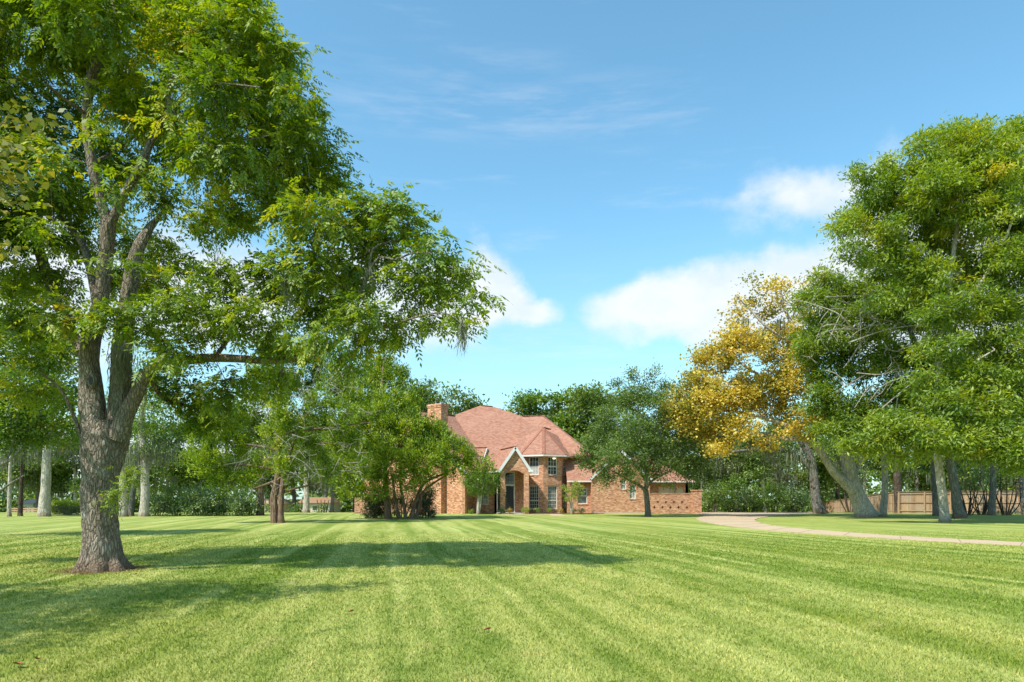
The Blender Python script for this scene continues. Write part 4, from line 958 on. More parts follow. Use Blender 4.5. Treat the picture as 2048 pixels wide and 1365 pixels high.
    o = m.build('hollow_knot', M['bark_pecan'], T.root, smooth=True)
    m = MB(); m.poly([(c[0] + cc * .042 - b[0], c[1] - .018 - b[1], c[2] + ss * .085 - b[2]) for cc, ss in rim]); m.build('hollow', M['black'], o)  # flat black disc, paints the shade inside the knot
    # leafy sprouts on the lower trunk and clumps of moss in the fork
    for nm, px, py, r, n in (('trunk_sprout', 262, 955, 26, 60), ('trunk_sprout', 228, 1000, 20, 55), ('trunk_sprout', 236, 978, 18, 30)):
        rg = T.rg; dd = d - .45; bs = P(px, py, dd) + rg.normal(0, 1, (n, 3)) * r * .45 * dd / F
        rr = unit(rg.normal(0, .6, (n, 3)) + [0.2, -.5, .1]); qs = pinnate(bs, rr, 4, rg.uniform(.14, .24, n), .075, .026, rg)
        V = np.concatenate(qs).reshape(-1, 3); T.finish(V, np.clip(rg.normal(.5, .15, len(V) // 4), 0, 1), nm)
    mp = [P(236, 705, d - .35), P(250, 690, d - .3), P(240, 720, d - .35), P(250, 715, d - .3)]
    T.moss(mp, .55, per=60, spread=.09, w=.008)
    T.moss([P(922, 662, 12.6), P(925, 665, 12.6)], .42, per=30, spread=.03, w=.010)
    T.moss([P(570, 560, 13.0), P(575, 570, 13.0), P(740, 540, 13.2), P(430, 500, 13.4), P(232, 760, 14.0), P(228, 800, 14.1)], .5, per=26, spread=.06, w=.008)
    return T
big_pecan()

# ------------------------------------------------------------------ tree just outside the left edge, close to the camera
def near_left_tree():
    base = np.array([-12.6, 4.6, 0]); T = Tree('sweetgum_tree', 'yellowing tree whose sprigs of round leaves reach in at the upper left edge', 'tree', base, M['bark_grey'], M['leaf_near'], 21)
    T.limb([(-12.6, 4.6, -.1, .34), (-12.5, 4.7, 2, .27), (-12.3, 5.0, 5, .2), (-12.2, 5.2, 9, .1)], sides=16, step=.3, flare=.3)
    T.limb([(-12.4, 4.9, 3.8, .10), (-10.5, 6.4, 5.6, .07), (-8.6, 7.8, 6.3, .04), (-6.6, 8.6, 6.0, .015)], sides=8, step=.3)
    for c, r in (((-11.5, 5.5, 8.8), 2.6), ((-10.2, 6.6, 7.2), 1.8), ((-12.8, 3.4, 7.6), 2.4), ((-13.8, 6.0, 7.5), 2.2), ((-10.8, 3.6, 7.0), 2.0)): T.blob(np.array(c), r, int(30 * r * r), squash=.65, lo=.2)
    for px, py, r, d in ((20, 230, 26, 8.6), (40, 245, 30, 8.6), (5, 300, 36, 8.4), (10, 390, 26, 8.5), (-40, 330, 80, 8.4), (-60, 480, 70, 8.2)): T.pblob(px, py, r, d, dens=55, lo=.1)
    T.grow(step=.35, tip=.004, maxr=.06); T.build_wood()
    T.leaves_simple(per=26, spread=.28, flat=.6, lf=.10, wf=.085, mean=.5, sd_c=.2)
near_left_tree()

def tallow():
    T = Tree('tallow_tree', 'tallow tree with some reddening leaves, low crown behind the big pecan at left', 'tree', (GX(-90, 27), 27, 0), M['bark_grey'], M['leaf_tallow'], 31); T.K = 2.6
    T.plimb([(-90, 1073, 24), (-80, 1000, 20), (-60, 920, 18), (-30, 830, 14), (0, 740, 8)], 27, sides=12, flare=.25)
    T.plimb([(-65, 960, 12), (-10, 935, 8, -.5), (20, 920, 6, -1), (45, 895, 4, -1.2)], 27, sides=8, step=.2)
    T.plimb([(-65, 990, 9), (-10, 985, 5, -.5), (25, 965, 4, -1), (50, 950, 2.5, -1.2)], 27, sides=8, step=.2)
    for px, py, r, d in ((20, 700, 70, 27), (95, 690, 55, 28), (140, 700, 40, 27), (60, 780, 70, 26), (130, 790, 40, 28), (10, 830, 60, 26), (80, 850, 50, 28), (30, 880, 42, 27), (-60, 780, 90, 27), (130, 870, 34, 28), (60, 650, 50, 28)): T.pblob(px, py, r, d, dens=11)
    T.grow(step=.4, tip=.006, maxr=.06); T.build_wood()
    T.leaves_simple(per=60, spread=.42, flat=.6, lf=.13, wf=.10, mean=.45, sd_c=.19)
tallow()

# ------------------------------------------------------------------ right-hand trees
def right_trees():
    # pale leaning pecan nearest the drive
    T = Tree('pecan_tree', 'tall leaning pecan with palest trunk, rust-coloured at its foot, nearest on the right', 'tree', P(1889, 1044, 43), M['bark_pale'], M['leaf_pecan_far'], 41); T.K = 3.7
    T.plimb([(1890, 1046, 19), (1888, 1020, 17), (1884, 985, 16), (1879, 945, 15), (1875, 915, 14), (1872, 860, 13), (1875, 780, 12), (1885, 680, 11), (1900, 560, 9), (1915, 440, 7), (1925, 330, 4)], 43, sides=20, step=.4, flare=.3, rough=.04)
    T.plimb([(1885, 690, 9), (1940, 600, 7, -1), (2000, 500, 5, -2), (2040, 400, 4, -2)], 43, sides=8)
    T.plimb([(1895, 600, 9), (1930, 580, 7, 1), (1900, 530, 6, 1.5), (1850, 500, 5, 1), (1790, 470, 3, .5)], 43, sides=8)
    T.plimb([(1873, 820, 8), (1925, 780, 6, -1.5), (1945, 730, 5, -2), (1990, 700, 3, -2.5)], 43, sides=8)
    for px, py, r, d in ((1860, 300, 48, 43), (1905, 290, 55, 46), (1975, 290, 62, 42), (2050, 300, 75, 45), (1810, 370, 58, 44), (1755, 375, 38, 43), (1720, 350, 22, 43), (1735, 425, 50, 45), (1700, 450, 36, 43), (1825, 460, 70, 46), (1920, 410, 85, 43), (2020, 420, 90, 46), (1760, 500, 38, 43),
                         (2050, 560, 100, 43), (1930, 530, 70, 46), (1860, 560, 50, 42), (2110, 420, 90, 44), (1985, 650, 70, 42), (2060, 700, 70, 41), (1710, 515, 24, 43), (2140, 620, 80, 43), (2000, 350, 60, 41), (1870, 370, 50, 41)): T.pblob(px, py, r, d, dens=3.1)
    for px, py, r, d in ((1790, 855, 36, 40), (1850, 870, 44, 39.5), (1920, 880, 40, 39.5), (1960, 860, 36, 40), (2020, 900, 40, 39), (2060, 870, 45, 39), (1890, 820, 42, 40), (1905, 880, 24, 39.5), (1760, 880, 26, 40.5), (1985, 810, 34, 40), (1705, 890, 22, 41), (1742, 902, 14, 41), (1852, 900, 16, 40), (1805, 905, 24, 40.5), (1992, 900, 20, 40), (2040, 925, 22, 39.5), (1958, 905, 20, 40), (1770, 835, 24, 41), (2010, 860, 26, 40)): T.pblob(px, py, r, d, dens=4)
    for px, py, r, d in ((1990, 430, 52, 41), (2005, 515, 44, 41), (1950, 600, 48, 41), (1880, 690, 48, 41), (1845, 770, 42, 41), (1930, 755, 44, 41), (1995, 740, 44, 41), (2045, 800, 46, 41), (1870, 625, 44, 41), (1900, 800, 30, 40.5), (1780, 600, 36, 43), (1800, 540, 34, 43), (1840, 520, 40, 42), (1780, 440, 34, 42), (1850, 400, 44, 42), (1960, 370, 50, 42), (1900, 330, 34, 42), (1790, 330, 26, 43), (1700, 480, 24, 42)): T.pblob(px, py, r, d, dens=2.4)
    T.grow(step=.8, tip=.011, maxr=.10, wander=.14); T.build_wood()
    T.leaves_simple(per=110, spread=.50, flat=.62, lf=.30, wf=.09, mean=.49, sd_c=.15, droop=.35, up=.15)
    # second
    T = Tree('pecan_tree', 'broad deep-green pecan on the right, grey trunk leaning left just behind the palest one', 'tree', P(1918, 1035, 51), M['bark_grey'], M['leaf_pecan_far'], 42); T.K = 4.6
    T.plimb([(1920, 1037, 22), (1914, 1010, 19), (1911, 985, 17), (1907, 960, 16), (1902, 930, 15), (1897, 890, 14), (1880, 820, 13), (1850, 740, 11), (1820, 660, 9), (1790, 590, 6)], 51, sides=20, step=.4, flare=.35)
    T.plimb([(1880, 820, 9), (1820, 800, 7, -1), (1760, 790, 5, -1.5), (1700, 800, 3, -2)], 51, sides=8)
    T.plimb([(1850, 740, 8), (1780, 680, 7, -1), (1720, 620, 5, -1.5), (1670, 600, 3, -2)], 51, sides=8)
    T.plimb([(1895, 880, 8), (1950, 800, 7, 0), (1990, 740, 5, 0), (2040, 700, 3, 0)], 51, sides=8)
    for px, py, r, d in ((1625, 600, 36, 49), (1640, 660, 46, 51), (1610, 690, 28, 49), (1690, 590, 52, 52), (1690, 650, 55, 48), (1760, 610, 66, 52), (1850, 630, 72, 53), (1740, 710, 70, 49), (1660, 740, 45, 50), (1830, 740, 76, 50), (1930, 740, 80, 53), (2020, 780, 80, 51),
                         (1640, 800, 38, 49), (1700, 830, 52, 49), (1780, 810, 60, 48), (1860, 810, 56, 49), (1940, 830, 60, 52), (1750, 540, 36, 52), (1820, 560, 50, 54), (2060, 860, 60, 52), (1665, 870, 34, 48), (1730, 880, 34, 49), (1640, 560, 24, 50)): T.pblob(px, py, r, d, dens=2.5)
    T.grow(step=.9, tip=.012, maxr=.10, wander=.14); T.build_wood()
    T.leaves_simple(per=110, spread=.54, flat=.62, lf=.31, wf=.095, mean=.40, sd_c=.13, droop=.35, up=.15)
    T.dead(46, (1630, 1950, 560, 830), 44.5, 48, 1.2, 4.5, .05)
    # sycamore
    T = Tree('sycamore_tree', 'sycamore turning yellow, thick pale trunk leaning left and splitting low', 'tree', P(1730, 1034, 55), M['bark_pale'], M['leaf_syc'], 43); T.K = 3.6
    T.plimb([(1733, 1036, 42), (1722, 1008, 34), (1712, 985, 30), (1703, 960, 27), (1697, 930, 24), (1690, 905, 20), (1680, 860, 15), (1650, 790, 12), (1610, 700, 9), (1570, 620, 6), (1560, 580, 4)], 55, sides=28, step=.3, flare=.35, rough=.05)
    T.plimb([(1708, 982, 24), (1690, 965, 20), (1668, 945, 17), (1652, 920, 15), (1635, 895, 15), (1605, 875, 13), (1570, 850, 9), (1530, 838, 7), (1480, 825, 6), (1430, 820, 4)], 54.8, sides=16, step=.3, rough=.05)
    T.plimb([(1708, 955, 12), (1722, 915, 10), (1738, 880, 8), (1745, 840, 6), (1740, 800, 5)], 55.2, sides=10, step=.3)
    T.plimb([(1605, 875, 10), (1580, 880, 8), (1530, 868, 6, 1), (1480, 870, 4, 1.5), (1420, 880, 3, 2)], 55, sides=8, step=.3)
    T.plimb([(1650, 790, 8), (1570, 770, 6, 1), (1500, 740, 5, 1.5), (1450, 700, 3, 2)], 55, sides=8, step=.4)
    T.plimb([(1610, 700, 6), (1540, 660, 5, -1), (1500, 620, 3, -1), (1470, 590, 2.5, -1)], 55, sides=8, step=.4)
    T.plimb([(1550, 770, 6, 1), (1500, 780, 5, 0), (1430, 760, 4, -1), (1370, 790, 2.5, -1)], 55, sides=8, step=.4)
    for px, py, r, d, dn in ((1475, 615, 32, 55, .9), (1520, 610, 40, 56, 1.0), (1570, 590, 36, 55, 1.0), (1640, 560, 26, 56, 1.2), (1610, 620, 34, 57, 1.2), (1450, 670, 30, 54, 1.4), (1430, 720, 42, 55, 3), (1490, 700, 48, 53, 2.6), (1560, 690, 52, 56, 2.8), (1615, 700, 36, 53.5, 2.8), (1455, 790, 52, 54, 3), (1530, 780, 60, 56, 3), (1590, 760, 48, 53, 3),
                             (1395, 760, 34, 55, 2.4), (1345, 860, 20, 54, 1.4), (1330, 815, 14, 54, 1.2), (1420, 800, 36, 53, 2.4), (1365, 780, 22, 55, 1.6), (1350, 790, 16, 54, 1.6), (1340, 840, 20, 54, 2), (1370, 850, 22, 54, 2), (1400, 720, 18, 55, 1.4), (1510, 570, 24, 55, .8), (1550, 560, 24, 56, .8), (1380, 820, 30, 54, 2.4), (1350, 825, 20, 54, 2), (1420, 850, 40, 56, 2.6), (1480, 850, 36, 53, 2.4), (1560, 830, 36, 57, 2.2), (1620, 830, 36, 53, 2.4), (1430, 890, 24, 55, 2), (1395, 870, 18, 55, 2), (1440, 890, 24, 53, 2), (1520, 885, 24, 54, 1.8), (1585, 870, 24, 53.5, 1.8), (1645, 860, 20, 54, 1.8)): T.pblob(px, py, r, d, dens=dn)
    T.grow(step=.8, tip=.012, maxr=.10, wander=.14); T.build_wood()
    T.leaves_simple(per=104, spread=.56, flat=.65, lf=.19, wf=.17, mean=.50, sd_c=.17, droop=.3)
    T.moss([P(px, py, 54) for px, py in ((1535, 885), (1530, 870), (1460, 870), (1440, 865), (1415, 780), (1520, 660), (1560, 640), (1500, 880), (1600, 900), (1580, 905), (1545, 900), (1620, 920), (1490, 640), (1395, 800))], 1.7, per=26, spread=.22, w=.045)
    # mossy dark oak behind the sycamore
    T = Tree('live_oak', 'dark mossy live oak beside the end of the drive, behind the yellow sycamore', 'tree', P(1640, 1025, 66), M['bark_grey'], M['leaf_oak'], 44); T.K = 2.2
    T.plimb([(1640, 1030, 24), (1632, 1000, 18), (1628, 960, 17), (1622, 920, 15), (1600, 880, 12), (1560, 850, 8)], 66, sides=16, step=.4, flare=.4)
    T.plimb([(1625, 940, 12), (1580, 905, 9), (1520, 900, 7), (1450, 905, 5)], 66, sides=8, step=.4)
    for px, py, r, d in ((1480, 890, 44, 68), (1540, 880, 50, 66), (1600, 880, 50, 70), (1650, 880, 40, 68), (1560, 930, 32, 66), (1450, 920, 30, 68), (1690, 900, 36, 70), (1420, 880, 30, 70)): T.pblob(px, py, r, d, dens=2.4)
    T.grow(step=.9, tip=.012, maxr=.1); T.build_wood(); T.leaves_simple(per=70, spread=.8, flat=.6, lf=.22, wf=.13, mean=.35, sd_c=.15); T.moss_auto(20, 6.0, 1.7, per=20, spread=.35, w=.04)
right_trees()

def thin_trees():
    spec = [((1765, 1033.5), 56, 14, 9, 'bark_pale', 'slim pale straight trunk just right of the yellow sycamore', [(1765, 1035), (1770, 980), (1768, 900), (1765, 820)], 1),
            ((1797, 1026), 69, 18, 10, 'bark_dark', 'nearly black trunk standing against the corner of the wooden fence', [(1799, 1028), (1797, 1000), (1794, 950), (1795, 880), (1798, 820)], 2),
            ((1871, 1033), 58, 14, 11, 'bark_grey', 'grey-green trunk half hidden behind the palest leaning trunk', [(1873, 1034), (1872, 1000), (1869, 950), (1866, 900), (1862, 830)], 3),
            ((1983, 1032), 60, 13, 10, 'bark_grey', 'slender grey trunk in front of the fence between the dark multi-stemmed shrubs', [(1983, 1034), (1985, 990), (1987, 940), (1988, 870)], 4),
            ((2044, 1030), 62, 10, 8, 'bark_grey', 'grey trunk cut by the right edge of the view in front of the fence', [(2050, 1032), (2044, 990), (2042, 930), (2040, 870)], 5)]
    for (px, py), d, w0, w1, bk, lab, pts, sd in spec:
        base = P(px, py, d); base[2] = float(ground_z(0, d)); T = Tree('woodland_tree', lab, 'tree', base, M[bk], M['leaf_bg'], 60 + sd); T.K = 2.0
        n = len(pts); q = [(*P(x, y, d), (w0 + (w1 - w0) * i / (n - 1)) * .5 * d / F) for i, (x, y) in enumerate(pts)]; q[0] = (q[0][0], q[0][1], base[2] - .1, q[0][3])
        T.limb(q, sides=14, step=.4, flare=.35, rough=.06)
        tx, ty = pts[-1]
        for k in range(4): T.pblob(tx + T.rg.uniform(-40, 40), ty + T.rg.uniform(-30, 40), T.rg.uniform(26, 42), d + T.rg.uniform(-1, 3), dens=1.8)
        T.grow(step=.8, tip=.012, maxr=.08); T.build_wood(); T.leaves_simple(per=60, spread=.8, flat=.6, lf=.22, wf=.11, mean=.42); T.moss_auto(10, 6.5, 1.8, per=16, spread=.3, w=.045)
    # multi-stemmed dark shrubs by the fence
    for px, py, d, hh, lab, sd in ((1700, 1023, 78, 60, 'bare-stemmed dark shrub left of the sycamore trunk in front of the far fence', 1), (1936, 1031, 60, 66, 'dark many-stemmed shrub close behind the two leaning trunks, before the fence', 2), (1965, 1031, 62, 60, 'small dark many-stemmed shrub between the thin grey trunk and the leaning trunks', 3), (2012, 1032, 60, 70, 'widest many-stemmed shrub with fanned dark stems by the right end of the fence', 4)):
        base = P(px, py, d); base[2] = float(ground_z(0, d)); T = Tree('shrub', lab, 'shrub', base, M['bark_dark'], M['leaf_shrub'], 70 + sd)
        for k in range(9):
            a = (k - 4) / 4 * .5 + T.rg.normal(0, .08); h = hh * T.rg.uniform(.8, 1.2); wv = T.rg.normal(0, 5)
            p0 = P(px + (k - 4) * 1.6, py, d); p0[2] = base[2] - .1
            q = [(*p0, .06), (*P(px + (k - 4) * 2 + a * h * .35 + wv, py - h * .4, d + T.rg.uniform(-.3, .3)), .05), (*P(px + a * h * 1.1, py - h, d + T.rg.uniform(-.8, .8)), .03)]
            T.limb(q, sides=6, step=.3)
        for k in range(6): T.pblob(px + T.rg.uniform(-hh * .6, hh * .6), py - hh * T.rg.uniform(.9, 1.5), hh * .3, d + T.rg.uniform(-1, 1), dens=2.2)
        T.grow(step=.6, tip=.01, maxr=.05); T.build_wood(); T.leaves_simple(per=50, spread=.6, flat=.6, lf=.18, wf=.08, mean=.4)
thin_trees()

# ------------------------------------------------------------------ oak before the house, cedars, small ornamental trees
def middle_trees():
    d = 56.5
    T = Tree('live_oak', 'round grey-green oak standing before the brick wing of the house', 'tree', P(1295, 1033.2, d), M['bark_grey'], M['leaf_oak'], 51); T.K = 2.6
    T.plimb([(1296, 1035, 13), (1295, 1015, 11), (1293, 995, 10.5), (1291, 980, 11)], d, sides=16, step=.2, flare=.3)
    for p in ([(1291, 982, 8), (1280, 972, 6), (1265, 965, 5), (1240, 950, 3, -1), (1210, 935, 2, -1)], [(1291, 982, 7), (1298, 968, 5.5), (1315, 955, 4, 1), (1345, 940, 3, 1.5)], [(1291, 982, 8), (1292, 960, 6), (1290, 920, 5), (1280, 860, 4), (1275, 790, 2)], [(1292, 960, 5), (1310, 900, 4, -1), (1330, 830, 2.5, -2)], [(1290, 960, 5), (1255, 900, 4, -1), (1230, 840, 2, -1.5)]): T.plimb(p, d, sides=8, step=.3)
    for px, py, r, dd in ((1290, 790, 44, 60), (1250, 800, 36, 62), (1320, 810, 42, 58), (1225, 850, 46, 60), (1280, 860, 55, 57.5), (1345, 850, 46, 60), (1195, 890, 40, 60), (1250, 905, 50, 57), (1310, 905, 50, 57.5), (1365, 900, 42, 60), (1400, 925, 26, 60), (1170, 915, 26, 60), (1215, 935, 34, 59), (1270, 950, 36, 57), (1330, 945, 36, 58), (1380, 945, 26, 60), (1270, 750, 18, 60), (1310, 755, 18, 60), (1340, 780, 22, 61), (1240, 770, 16, 61), (1205, 960, 16, 59), (1295, 860, 50, 62)): T.pblob(px, py, r, dd - 3.5, dens=4.0)
    T.grow(step=.5, tip=.008, maxr=.07, wander=.16); T.build_wood(); T.leaves_simple(per=90, spread=.46, flat=.7, lf=.19, wf=.09, mean=.5, sd_c=.16, up=.3)
    T.moss_auto(26, 7.5, 1.0, per=14, spread=.15, w=.02)
    # bare dead twigs on this oak
    # cedar with dead branches
    d = 41.5
    T = Tree('cedar_tree', 'ragged cedar with split reddish trunk and bare dead branches in the middle of the lawn', 'tree', P(554, 1046.2, d), M['bark_cedar'], M['leaf_cedar'], 52); T.K = 3.8
    T.plimb([(549, 1048, 15), (548, 1025, 14), (547, 1000, 14), (551, 975, 12), (556, 950, 11), (558, 900, 10), (556, 840, 8), (560, 780, 7), (566, 720, 5), (572, 660, 3)], d, sides=18, step=.2, flare=.25, rough=.14, furrow=.15)
    T.plimb([(562, 1048, 13), (562, 1020, 12), (563, 990, 11), (566, 960, 9), (575, 920, 7), (590, 880, 5), (610, 830, 3)], d - .1, sides=16, step=.2, flare=.2, rough=.14, furrow=.15)
    for p in ([(556, 960, 7), (530, 970, 5), (505, 978, 3)], [(566, 985, 6), (600, 975, 4), (640, 968, 2.5)], [(556, 900, 6), (500, 890, 4), (440, 880, 3), (410, 850, 2)], [(560, 870, 6), (620, 860, 5), (700, 850, 3), (740, 845, 2)], [(556, 940, 6), (480, 930, 4), (430, 940, 2)]): T.plimb(p, d, sides=8, step=.25)
    nb = len(T.tubes)
    for px, py, r, dd in ((570, 660, 22, 41.5), (550, 700, 28, 41), (600, 710, 28, 42), (540, 760, 36, 41), (600, 770, 36, 42.5), (500, 800, 32, 42), (640, 800, 34, 41), (560, 820, 34, 40), (450, 840, 34, 41.5), (415, 870, 36, 41), (420, 930, 38, 41), (450, 960, 32, 41.5), (470, 890, 36, 42), (550, 870, 30, 40), (590, 860, 24, 40.5), (620, 900, 34, 42), (680, 830, 34, 41), (690, 880, 34, 42), (560, 930, 26, 40), (590, 945, 26, 40.5), (530, 930, 26, 42), (500, 960, 22, 42), (650, 940, 26, 42), (720, 930, 26, 42), (400, 900, 20, 41.5), (600, 730, 40, 43), (660, 760, 38, 43), (560, 780, 40, 43), (620, 840, 40, 43), (540, 850, 40, 43), (480, 850, 36, 43), (700, 790, 34, 43), (520, 740, 30, 42), (640, 700, 26, 43)): T.pblob(px, py, r, dd, dens=8, squash=1.0)
    T.grow(step=.35, tip=.006, maxr=.05, wander=.15, lift=-.02); T.build_wood()
    T.leaves_simple(per=64, spread=.20, flat=1.2, lf=.17, wf=.072, mean=.52, sd_c=.19, up=.5, droop=0, outw=.75, jit=.5)
    # dead limbs, bare
    D = []
    rg = T.rg
    for k in range(100):
        px, py = rg.uniform(500, 720), rg.uniform(720, 980); a = P(px, py, d - rg.uniform(.3, 2.5)); L0 = rg.uniform(.5, 1.8); dr = unit(np.array([[rg.normal(.2, .8), rg.normal(-.2, .3), rg.normal(.0, .5)]]))[0]
        pts = [a, a + dr * L0 * .5 + rg.normal(0, .1, 3), a + dr * L0 + rg.normal(0, .2, 3)]; q = np.array([(*pts[0], .022), (*pts[1], .015), (*pts[2], .006)]); D.append(limb_tube(catmull(q, .25), 4, rough=0))
        for j in range(3): b = pts[1] + dr * rg.uniform(0, .4) * L0; e = b + unit(rg.normal(0, 1, (1, 3)))[0] * L0 * .5; D.append(limb_tube(np.array([(*b, .011), (*((b + e) / 2 + rg.normal(0, .05, 3)), .008), (*e, .004)]), 4, rough=0))
    V, Fq = join(D); link('dead_branches', np_mesh('dead_branches', V - T.base, Fq, M['dead'], smooth=True), T.root, 'stuff')
    # second cedar clump
    d = 50
    T = Tree('cedar_tree', 'wide bushy cedar with slanting grey stems hiding the left end of the house', 'tree', P(800, 1037.5, d), M['bark_cedar'], M['leaf_cedar'], 53); T.K = 4.4
    for p in ([(776, 1039, 16), (774, 1010, 13), (772, 980, 11), (770, 930, 9), (768, 860, 8), (765, 780, 6), (768, 710, 3)], [(823, 1039, 10), (828, 1015, 8), (838, 985, 7), (850, 965, 6), (870, 955, 5), (895, 945, 4), (930, 925, 2)], [(831, 1039, 8), (840, 1010, 7), (846, 985, 5), (870, 965, 4), (895, 950, 3)], [(812, 1039, 8), (806, 1000, 6), (800, 960, 5), (805, 900, 4)], [(800, 1039, 7), (790, 1000, 6), (785, 950, 5)]): T.plimb(p, d, sides=12, step=.25, flare=.2, rough=.12)
    T.plimb([(770, 900, 7), (720, 895, 5, -1), (680, 890, 4, -1.5), (640, 885, 2, -2)], d, sides=8)
    for px, py, r, dd in ((775, 705, 22, 50), (790, 690, 14, 50), (750, 740, 34, 51), (795, 750, 28, 50), (720, 790, 40, 50), (780, 800, 36, 48.5), (820, 810, 26, 50), (700, 850, 34, 49), (750, 850, 44, 48), (810, 860, 42, 48.5), (860, 860, 28, 50), (880, 895, 36, 49), (920, 905, 30, 49.5), (950, 930, 26, 50), (975, 940, 14, 50), (840, 920, 44, 48), (780, 910, 44, 47.5), (900, 935, 28, 49), (740, 930, 36, 48), (700, 920, 30, 49), (760, 970, 28, 48.5), (810, 960, 28, 48), (730, 975, 18, 49), (850, 955, 20, 49), (680, 780, 26, 51), (665, 870, 22, 50), (770, 760, 44, 52), (730, 830, 44, 52), (800, 840, 44, 52), (860, 880, 30, 51), (690, 740, 30, 51), (700, 900, 40, 51), (750, 890, 44, 51), (820, 900, 44, 50), (690, 960, 22, 50), (690, 990, 16, 49.5), (720, 985, 16, 49), (880, 870, 24, 50)): T.pblob(px, py, r, dd, dens=6.2, squash=1.0)
    T.grow(step=.4, tip=.006, maxr=.05, wander=.14, lift=0); T.build_wood()
    T.leaves_simple(per=60, spread=.24, flat=1.2, lf=.20, wf=.080, mean=.52, sd_c=.19, up=.5, droop=0, outw=.75, jit=.5)
    T.moss_auto(24, 7, .9, per=12, spread=.15, w=.025)
middle_trees()

def small_plant(name, label, cat, px, py, d, stems, blobs, leaf, bark, per=60, lf=.12, wf=.06, spread=.25, dens=10, seed=0, up=.3, group=None, mean=.5, flat=.8):
    base = P(px, py, d); base[2] = float(ground_z(0, d)); T = Tree(name, label, cat, base, M[bark], M[leaf], 200 + seed, group); T.K = 2.2
    for st in stems:
        q = [(*P(x, y, d), w * .5 * d / F) for x, y, w in st]; q[0] = (q[0][0], q[0][1], base[2] - .05, q[0][3]); T.limb(q, sides=8, step=.15)
    for bx, by, r in blobs: T.pblob(bx, by, r, d + T.rg.uniform(-.3, .3), dens=dens)
    T.grow(step=.25, tip=.004, maxr=.03); T.build_wood(trunk_name='stem' if cat in ('shrub', 'hedge') else 'trunk'); T.leaves_simple(per=per, spread=spread, flat=flat, lf=lf, wf=wf, mean=mean, up=up)
    return T

